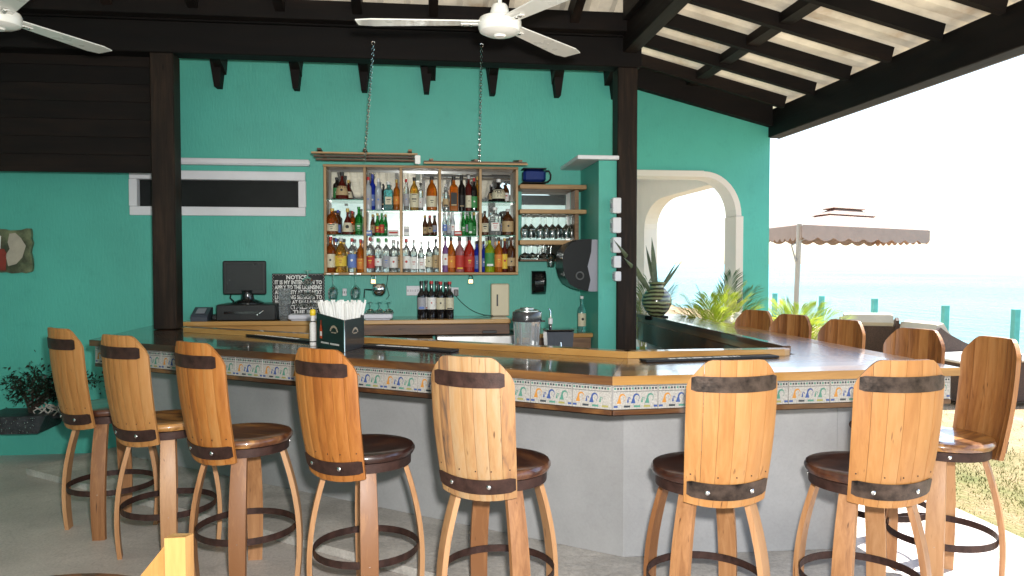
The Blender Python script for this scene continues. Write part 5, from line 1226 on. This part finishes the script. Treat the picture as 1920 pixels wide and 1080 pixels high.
t = thing('wall_shelf', 'dark stone clad ledge shelf under the bush on the left wall', 'shelf')
a, b = onY(-40, 783, 6.45), onY(86, 813, 6.45)
RK = plain('dark_slate', (.028,.030,.034), .45, var=.7, scale=30, bump=.6, bscale=40)
mb = MB(); mb.hexa([(a.x,6.45,b.z),(b.x-.06,6.45,b.z),(b.x-.06,WY-.003,b.z),(a.x,WY-.003,b.z),(a.x,6.45,a.z),(b.x,6.45,a.z),(b.x+.0,WY-.003,a.z),(a.x,WY-.003,a.z)]); mb.obj('slab', RK, t)
mb = MB(); 
for i in range(60):
    x = r5.uniform(a.x, b.x-.08); z = r5.uniform(b.z+.01, a.z-.01); s = r5.uniform(.002,.005); mb.ball((x, 6.449, z), s, s*.5, s, 6, 4)
mb.obj('glitter_flecks', CHROME, t, kind='stuff')
ex = onY(215, 780, 6.6).x
mb = MB(); mb.cbox(b.x-.02, ex, 6.60, WY-.003, a.z-.05, a.z-.01, .005); mb.obj('slab', RK, t)
t = thing('shrub', 'dark small leaved shrub growing on the stone ledge at left', 'shrub')
base = onY(58, 778, 6.62); base.z = a.z
r6 = random.Random(21); LF = plain('dark_shrub_leaf', (.012,.020,.010), .5, var=.5, scale=30); BRK = plain('shrub_bark', (.03,.022,.015), .8)
tips = []
mb = MB()
targets = [(65,685),(75,700),(12,715),(30,705),(45,735),(90,725),(105,715),(120,735),(200,715),(150,722),(28,745),(110,750),(85,745),(175,720)]
for (px, py) in targets:
    q = onY(px, py, 6.62+r6.uniform(-.12,.10)); pts = []
    for i in range(6):
        s = i/5; p = base.lerp(q, s); p.z += .10*math.sin(math.pi*s)*(.3 if abs(px-58) < 30 else 1); p.x += r6.uniform(-.01,.01); pts.append(p)
    mb.tube([tuple(p) for p in pts], [.008*(1-.8*i/5) for i in range(6)], 5); tips.append(pts)
mb.obj('branches', BRK, t)
mb = MB()
for pts in tips:
    for k in range(110):
        s = r6.uniform(.42, 1.02); i = min(4, int(s*5)); p = pts[i].lerp(pts[i+1], min(1.05, s*5-i)); p = p+Vector((r6.gauss(0,.045), r6.gauss(0,.04), r6.gauss(0,.035)))
        d = Vector((r6.uniform(-1,1), r6.uniform(-1,1), r6.uniform(-.5,.9))).normalized(); sd = d.cross(Vector((r6.random(),r6.random(),r6.random()))).normalized(); l = r6.uniform(.022,.046); w1 = l*.24
        mb.add([p, p+d*l*.5+sd*w1, p+d*l, p+d*l*.5-sd*w1], [(0,1,2,3)])
mb.obj('foliage', LF, t, kind='stuff')
t = thing('power_strip', 'small adaptor block with tangled white cable on the left ledge', 'adaptor')
c = onY(131, 783, 6.58); c.z = onY(131, 790, 6.58).z
zsh = a.z-.010
mb = MB(); mb.cbox(c.x-.045, c.x+.045, 6.56, 6.66, zsh+.0, zsh+.065, .006); mb.obj('block', plain('adaptor_grey', (.30,.29,.26), .5, var=.3, scale=60), t)
mb = MB(); pts = []
for i in range(60):
    s = i/59; pts.append((c.x-.06-.20*s+.03*math.cos(i*1.1), 6.60+.03*math.sin(i*.9), zsh+.035+.035*math.sin(i*.75)+.02*math.sin(i*.33)))
mb.tube(pts, .0055, 5); mb.obj('cable', plain('white_cable', (.45,.42,.38), .6), t, smooth=True)

# ================================================================== RIGHT COUNTER: glazed jar with snake plant
P = onZ(1231, 592, CZ+.036)
mb = MB(); mb.lathe([(.10,0),(.105,.004),(.105,.030),(.098,.034),(.02,.034)], 28, c=(P.x, P.y, CZ+.0012)); mb.obj('trivet', DARKW, label='round dark wood stand under the glazed jar', cat='stand')
t = thing('glazed_jar', 'round green brown striped jar on the far end of the sea side counter', 'jar', (P.x, P.y, CZ+.036))
sc = (onY(1259,560,P.y).x-onY(1204,560,P.y).x)/2/.135
mb = MB(); prof = [(.055,0),(.065,.004),(.105,.05),(.13,.10),(.135,.14),(.12,.19),(.085,.235),(.062,.255),(.060,.275),(.078,.30),(.072,.302),(.052,.275)]
mb.lathe([(r*sc, z*sc) for r, z in prof], 36)
m, tt, p = new_mat('striped_glaze'); tc = N(tt, 'ShaderNodeTexCoord'); wv = N(tt, 'ShaderNodeTexWave', bands_direction='Z'); wv.inputs['Scale'].default_value = 9; wv.inputs['Distortion'].default_value = 3.5; wv.inputs['Detail'].default_value = 3; wv.inputs['Detail Scale'].default_value = .8
tt.links.new(tc.outputs['Object'], wv.inputs['Vector']); r_ = ramp(tt, wv.outputs['Fac'], [(.15,(.035,.03,.02)),(.5,(.10,.12,.055)),(.85,(.26,.28,.14))]); tt.links.new(r_.outputs[0], p.inputs['Base Color']); p.inputs['Roughness'].default_value = .15; p.inputs['Coat Weight'].default_value = .6
mb.obj('pot', m, t, smooth=True)
sn = thing('snake_plant', 'snake plant with long stiff leaves rising from the glazed jar', 'plant')
LEAF = plain('snake_leaf', (.07,.095,.045), .45, var=.45, scale=26, coat=.2)
def blade(parent, p0, p1, w, mat, name='leaf', bend=0, n=8, thick=.004, bdir=None):
    p0, p1 = Vector(p0), Vector(p1); d = (p1-p0); sd = d.cross(Vector((0,1,0)));  sd = sd.normalized() if sd.length > 1e-5 else Vector((1,0,0)); nr = sd.cross(d).normalized(); rings = []
    for i in range(n+1):
        s = i/n; c = p0+d*s + (bdir or Vector((0,0,1)))*bend*math.sin(math.pi*s); k = w*(.55+.45*math.sin(math.pi*min(1,s*1.1)**.8)) * (1 if s < .7 else max(.03, 1-((s-.7)/.3)**1.6))
        rings.append([tuple(c-sd*k), tuple(c+nr*thick), tuple(c+sd*k), tuple(c-nr*thick)])
    mb = MB(); mb.loft(rings); return mb.obj(name, mat, parent, smooth=True)
jt = (P.x, P.y, CZ+.036+.27*sc)
for (px, py, w1, dy) in ((1151,450,.020,-.85),(1168,482,.020,-.82),(1211,460,.016,.05),(1222,445,.021,0),(1278,490,.011,0),(1268,492,.009,.05)):
    q = onY(px, py, P.y+dy); blade(sn, (jt[0]+(q.x-jt[0])*.10, jt[1], jt[2]-.06), q, w1*1.15, LEAF, bend=.02 if px < 1200 else 0)

# ---------------------------------------------------------------- palms
PG = plain('palm_leaflet_bright', (.27,.38,.025), .45, var=.45, scale=7, trans=0); PD = plain('palm_leaflet_dark', (.05,.12,.03), .45, var=.4, scale=7); PS = plain('palm_leaflet_pale', (.30,.28,.16), .5, var=.4, scale=7)
for _m in (PG, PS): layered(_m, 'ShaderNodeBsdfTranslucent', .35).inputs[0].default_value = (.55,.62,.08,1)
STM = plain('palm_rachis', (.28,.30,.06), .5)
def frond(parent, p0, p1, droop, L=.22, n=34, mat=PG, rr=None, up=Vector((0,0,1))):
    rr = rr or random.Random(1); p0, p1 = Vector(p0), Vector(p1); pts = []
    for i in range(n+1):
        s = i/n; p = p0.lerp(p1, s); p.z += droop*math.sin(math.pi*s); pts.append(p)
    mb = MB(); mb.tube([tuple(p) for p in pts[::2]], [.006*(1-.8*i/(len(pts[::2])-1)) for i in range(len(pts[::2]))], 5); fo_ = mb.obj('frond', STM, parent)
    mb = MB()
    for i in range(2, n+1):
        s = i/n; d = (pts[i]-pts[i-1]).normalized(); sd = d.cross(up).normalized()
        l = L*(.35+.9*math.sin(math.pi*min(.97, .12+s*.88))**.8)
        for sg in (-1, 1):
            dr = (d*1.0 + sd*sg*.62 + Vector((0,0,rr.uniform(-.05,.22)))).normalized(); q = pts[i]+dr*l; q.z -= l*.22; m_ = pts[i]+dr*l*.5; wv_ = d.cross(dr).cross(dr).normalized()*.0048
            mb.add([pts[i]-wv_*.6, m_-wv_, q, m_+wv_], [(0,1,2,3)])
    mb.obj('leaflets', mat, fo_)
r7 = random.Random(31)
def palm(label, bx, by, Yb, fr_, cat='palm'):
    t = thing('areca_palm', label, cat); b0 = onY(bx, by, Yb)
    base = Vector((b0.x, b0.y, -.02))
    for (px, py, dY, droop, mat, L) in fr_:
        q = onY(px, py, Yb+dY); st = b0 + Vector((r7.uniform(-.03,.03), r7.uniform(-.03,.03), -.25)); frond(t, st, q, droop, L=L*1.9, mat=mat, rr=r7)
    mb = MB()
    for k in range(5): mb.tube([(base.x+.03*math.cos(k*1.3), base.y+.03*math.sin(k*1.3), -.05), (b0.x+.015*math.cos(k*1.3), b0.y, b0.z-.2)], .012, 6)
    mb.obj('stems', STM, t); return t
palm('bright green areca palm under the teal arch, spreading before the opening', 1345, 620, 7.15,
     [(1285,560,.1,.05,PG,.16),(1262,585,-.1,.03,PG,.14),(1310,545,.05,.06,PD,.15),(1330,560,-.1,.05,PG,.15),(1355,548,.0,.04,PG,.16),(1372,520,.1,.05,PD,.17),(1390,540,-.05,.06,PG,.17),(1410,545,.1,.05,PD,.16),(1415,580,-.1,.05,PG,.15),(1430,600,-.15,.05,PG,.13),(1290,595,-.15,.04,PG,.12),(1345,585,-.2,.03,PG,.14),(1380,575,-.15,.05,PS,.16),(1270,575,-.15,.05,PG,.14),(1300,580,-.2,.04,PG,.15),(1322,572,-.2,.05,PG,.15),(1365,562,-.15,.05,PG,.16),(1400,560,-.1,.05,PG,.16),(1330,605,-.25,.02,PG,.12),(1395,600,-.25,.03,PG,.12),(1425,565,0,.05,PD,.14)])
palm('dark fronded palm half hidden behind the right post and jar', 1205, 610, 7.1, [(1196,520,0,.03,PD,.15),(1215,530,.05,.02,PD,.15),(1262,540,.05,.03,PD,.12),(1205,560,.0,.02,PS,.14)])
palm('yellow green palm between the arched wall and the sea posts', 1492, 645, 7.6,
     [(1448,590,.1,.06,PG,.2),(1462,575,0,.06,PG,.2),(1530,578,.05,.06,PG,.2),(1555,590,0,.06,PG,.2),(1455,615,-.1,.05,PG,.2),(1475,570,.1,.05,PD,.18),(1515,605,-.3,.05,PG,.18),(1470,600,-.3,.05,PG,.18),(1450,600,.1,.06,PG,.16),(1470,585,0,.06,PG,.17),(1500,582,.05,.06,PG,.17),(1525,595,-.1,.06,PG,.16),(1548,625,-.1,.06,PG,.16),(1565,600,-.2,.05,PS,.15),(1460,625,-.2,.04,PG,.15),(1510,610,-.2,.05,PG,.16),(1485,600,-.15,.05,PG,.16),(1590,595,-.1,.05,PG,.14)])
WROCK = plain('pale_beach_rock', (.62,.58,.50), .9, var=.25, scale=6, bump=.8, bscale=9); BROCK = plain('brown_beach_rock', (.20,.13,.08), .9, var=.5, scale=8, bump=.8, bscale=9)
def rock(x, y, z, sx, sy_, sz_, mat, label, grp=None, seed=1):
    r8 = random.Random(seed); mb = MB(); mb.ball((0,0,0), sx, sy_, sz_, 14, 9)
    ph = [r8.uniform(0,6) for _ in range(6)]
    mb.v = [tuple(Vector(v)*(1+.13*math.sin(v[0]/sx*3+ph[0])+.11*math.sin(v[1]/sy_*4+ph[1])+.1*math.sin(v[2]/sz_*5+ph[2]))) for v in mb.v]
    o = mb.obj('rock', mat, smooth=True, label=label, cat='rock', group=grp); o.location = (x, y, z); return o
q = onY(1362, 600, 7.25); rock(q.x, 7.05, q.z-.02, .16, .12, .12, WROCK, 'white rock among the palm fronds before the arched wall', seed=2)
mb = MB(); 
q0 = onY(1270, 640, 7.2); mb.box(q0.x-.5, eX-.1, 6.92, RY-.06, 0.002, .72); mb.obj('planter', WHITE, label='low white planter wall under the arch holding the palms', cat='planter')
r9 = random.Random(4)

# ================================================================== SHORE: posts, rocks, umbrella, loungers
TP = plain('teal_post_paint', (.12,.45,.38), .7, var=.15)
PD_ = [(1453,22.5,550),(1541,20.6,555),(1640,18.2,560),(1773,15.9,573),(1905,14.7,580)]
pn_ = ['beside the umbrella pole, nearest the teal wall','left of the tall white cushion','between the two loungers','behind the folded brown lounger','at the far right edge above the last stool']
for (px, D, pt), nm in zip(PD_, pn_):
    a = atD(px, pt, D); 
    mb = MB(); wv = .055; le = r9.uniform(-.05,.03)
    mb.hexa([(a.x-wv+le,a.y-wv,-.5),(a.x+wv+le,a.y-wv,-.5),(a.x+wv+le,a.y+wv,-.5),(a.x-wv+le,a.y+wv,-.5),(a.x-wv,a.y-wv,a.z),(a.x+wv,a.y-wv,a.z),(a.x+wv,a.y+wv,a.z),(a.x-wv,a.y+wv,a.z)])
    mb.obj('shore_post', TP, label='teal wooden post on the shore '+nm, cat='post', group='teal posts along the shore')
rb = MB()
for i in range(110):
    y = 5+18*r9.random(); x = 9.8+r9.uniform(-.6,1.5); q_ = r9.uniform(.07,.30); z = -.10-(max(0,x-10.5))*.75
    b0_ = len(rb.v); rb.ball((0,0,0), q_, q_*r9.uniform(.7,1.2), q_*.55, 9, 6, 0 if r9.random() < .45 else 1); ph = [r9.uniform(0,6) for _ in range(3)]
    for k in range(b0_, len(rb.v)):
        v = Vector(rb.v[k]); v = v*(1+.16*math.sin(v.x/q_*3+ph[0])+.14*math.sin(v.y/q_*4+ph[1])); rb.v[k] = (v.x+x, v.y+y, v.z+z)
rb.obj('rubble', [WROCK, BROCK], smooth=True, label='pale and brown rubble rocks strewn along the shore line', cat='rubble', kind='stuff')
# umbrella
FAB = plain('umbrella_canvas', (.42,.32,.26), .85, var=.08); layered(FAB, 'ShaderNodeBsdfTranslucent', .22).inputs[0].default_value = (.55,.28,.15,1); POLE = plain('umbrella_pole_paint', (.40,.36,.31), .4, var=.03)
t = thing('beach_umbrella', 'square beige parasol with scalloped valance and double vent roof', 'umbrella')
N0 = atD(1503, 421, 12.0); zE = N0.z; th_ = R(16)-YAW
S_ = 2.55
d1 = Vector((math.cos(th_), math.sin(th_), 0)); d2 = Vector((-d1.y, d1.x, 0))
N1 = atD(1744, 432, 14.1); N3 = atD(1418, 430, 13.9); N1.z = N3.z = zE; N2 = N1 + N3 - N0; cen = (N0+N2)*.5; apex = Vector((cen.x, cen.y, zE+.36)); 
cn = [N0, N1, N2, N3]
vt = [c.lerp(apex, .72) for c in cn]
mb = MB()
for i in range(4):
    a, b = cn[i], cn[(i+1)%4]; mb.add([a, b, vt[(i+1)%4], vt[i]], [(0,1,2,3)]); mb.add([a-Vector((0,0,.008)), b-Vector((0,0,.008)), vt[(i+1)%4]-Vector((0,0,.008)), vt[i]-Vector((0,0,.008))], [(3,2,1,0)])
mb.obj('canopy', FAB, t)
for lv, (k, dz, k2) in enumerate(((.62,.09,.90),(.74,.17,1.0))):
    mb = MB(); o_ = [c.lerp(Vector((cen.x,cen.y,zE)), k)+Vector((0,0,zE*0+.36*k+dz-.06)) for c in cn]; tp = Vector((cen.x, cen.y, zE+.36*.9+dz+.06))
    for i in range(4): mb.add([o_[i], o_[(i+1)%4], tp], [(0,1,2)]); mb.add([o_[i]-Vector((0,0,.01)), o_[(i+1)%4]-Vector((0,0,.01)), tp-Vector((0,0,.02))], [(2,1,0)])
    mb.obj('vent_roof', FAB, t)
for i in range(4):
    a, b = cn[i], cn[(i+1)%4]; n = 64; mb = MB(); nr = (b-a).cross(Vector((0,0,1))).normalized()*.006
    up_ = []; lo_ = []
    for j in range(n+1):
        s = j/n; p = a.lerp(b, s); up_.append(p); lo_.append(p - Vector((0,0,.185+.065*abs(math.sin(math.pi*s*9))**.8)))
    for off, rev in ((nr*0, 0), (-nr, 1)):
        mb.loft([[tuple(p+off) for p in lo_], [tuple(p+off) for p in up_]], cap=False, closed=False)
    mb.obj('valance', FAB, t)
# mast outside the canopy's near corner with braces
pb = atD(1491, 600, 12.35); pt_ = atD(1499, 440, 12.1)
mb = MB(); mb.tube([(pb.x, pb.y, -.05), (pb.x+.0, pb.y, .6), (pt_.x, pt_.y, zE+.02)], .042, 10); mb.obj('pole', POLE, t, smooth=True)
mb = MB(); mb.tube([tuple(atD(1492,490,12.15)), tuple(atD(1484,460,12.2)), tuple(cen+Vector((0,0,.2)))], .014, 6); mb.obj('brace', POLE, t)
for c in cn: mb = MB(); mb.tube([tuple(c-Vector((0,0,.012))), tuple(apex-Vector((0,0,.03)))], .012, 6); mb.obj('rib', POLE, t)
mb = MB(); mb.cbox(pb.x-.35, pb.x+.35, pb.y-.35, pb.y+.35, -.01, .06, .01); mb.obj('base', CONC, t)
# loungers
WK = plain('brown_wicker', (.075,.045,.032), .6, var=.4, scale=60, bump=1, bscale=120); CU = plain('cream_cushion', (.50,.44,.34), .85, var=.06, bump=.2, bscale=30)
def lounger(base, ang, label, tall=.78):
    t = thing('wicker_lounger', label, 'lounger', base, ang, 'wicker loungers with cream cushions')
    side = [(-.95,.05),(.62,.05),(.74,.10),(1.02,tall+.06),(.96,tall+.10),(.84,tall+.02),(.62,tall-.08),(.42,.56),(.2,.40),(-.05,.33),(-.95,.33)]
    for x in (-.36,.32):
        mb = MB(); mb.loft([[(x,y,z) for y,z in side],[(x+.04,y,z) for y,z in side]]); mb.obj('side_panel', WK, t)
    mb = MB(); mb.cbox(-.32,.32,-.95,.45,.08,.27,.01); mb.obj('frame', WK, t)
    mb = MB(); mb.hexa([(-.32,.60,.05),(.32,.60,.05),(.32,.66,.05),(-.32,.66,.05),(-.32,.90,tall-.03),(.32,.90,tall-.03),(.32,.94,tall-.02),(-.32,.94,tall-.02)]); mb.obj('back_panel', WK, t)
    mb = MB(); mb.cbox(-.31,.31,-.93,.40,.275,.36,.03); mb.obj('seat_cushion', CU, t, smooth=True)
    mb = MB(); a = [(.40,.34),(.50,.30),(.98,tall+.02),(.96,tall+.12),(.86,tall+.14),(.80,tall+.06)]
    mb.loft([[(-.30,y,z) for y,z in a],[(-.27,y-.005,z+.01) for y,z in a],[(.27,y-.005,z+.01) for y,z in a],[(.30,y,z) for y,z in a]]); mb.obj('back_cushion', CU, t, smooth=True)
q = atD(1600, 640, 10.3); lounger((q.x+.45, q.y+.75, 0), R(160), 'brown wicker lounger with tall cream cushion behind the sea side stools', tall=.80)
q = atD(1705, 640, 9.9); lounger((q.x+.98, q.y+.0, 0), R(98), 'brown wicker lounger with curved side and low cream headrest', tall=.72)
t = thing('wicker_table', 'low brown wicker table with pale top behind the rightmost stool', 'table')
q = onZ(1830, 672, .55) if 0 else atD(1850, 668, 9.0)
mb = MB(); mb.cbox(q.x-.50, q.x+.60, q.y-.25, q.y+.6, .02, q.z-.04, .01); mb.obj('body', WK, t)
mb = MB(); mb.cbox(q.x-.58, q.x+.66, q.y-.30, q.y+.66, q.z-.038, q.z, .012); mb.obj('top', plain('pale_table_top', (.6,.57,.52), .4, var=.1), t)  # top is pale by its own colour
# grass blades on the lawn near the path
mb = MB(); rg = random.Random(8)
for i in range(16000):
    x = 3.52+abs(rg.gauss(0,1.0)); y = rg.uniform(2.2, 9.5)
    if x > 7.5: continue
    z = -.02+.015*math.sin(x*2.1+y)+.015*math.sin(y*1.3)-.005; a = rg.uniform(0,6.28); h = rg.uniform(.012,.035); dx, dy = .004*math.cos(a), .004*math.sin(a)
    mb.add([(x-dx,y-dy,z),(x+dx,y+dy,z),(x+rg.uniform(-.02,.02),y+rg.uniform(-.02,.02),z+h)], [(0,1,2)])
mb.obj('grass', plain('dry_grass_blades', (.19,.19,.06), .9, var=.5, scale=3), label='short dry grass beside the concrete path', cat='grass', kind='stuff')
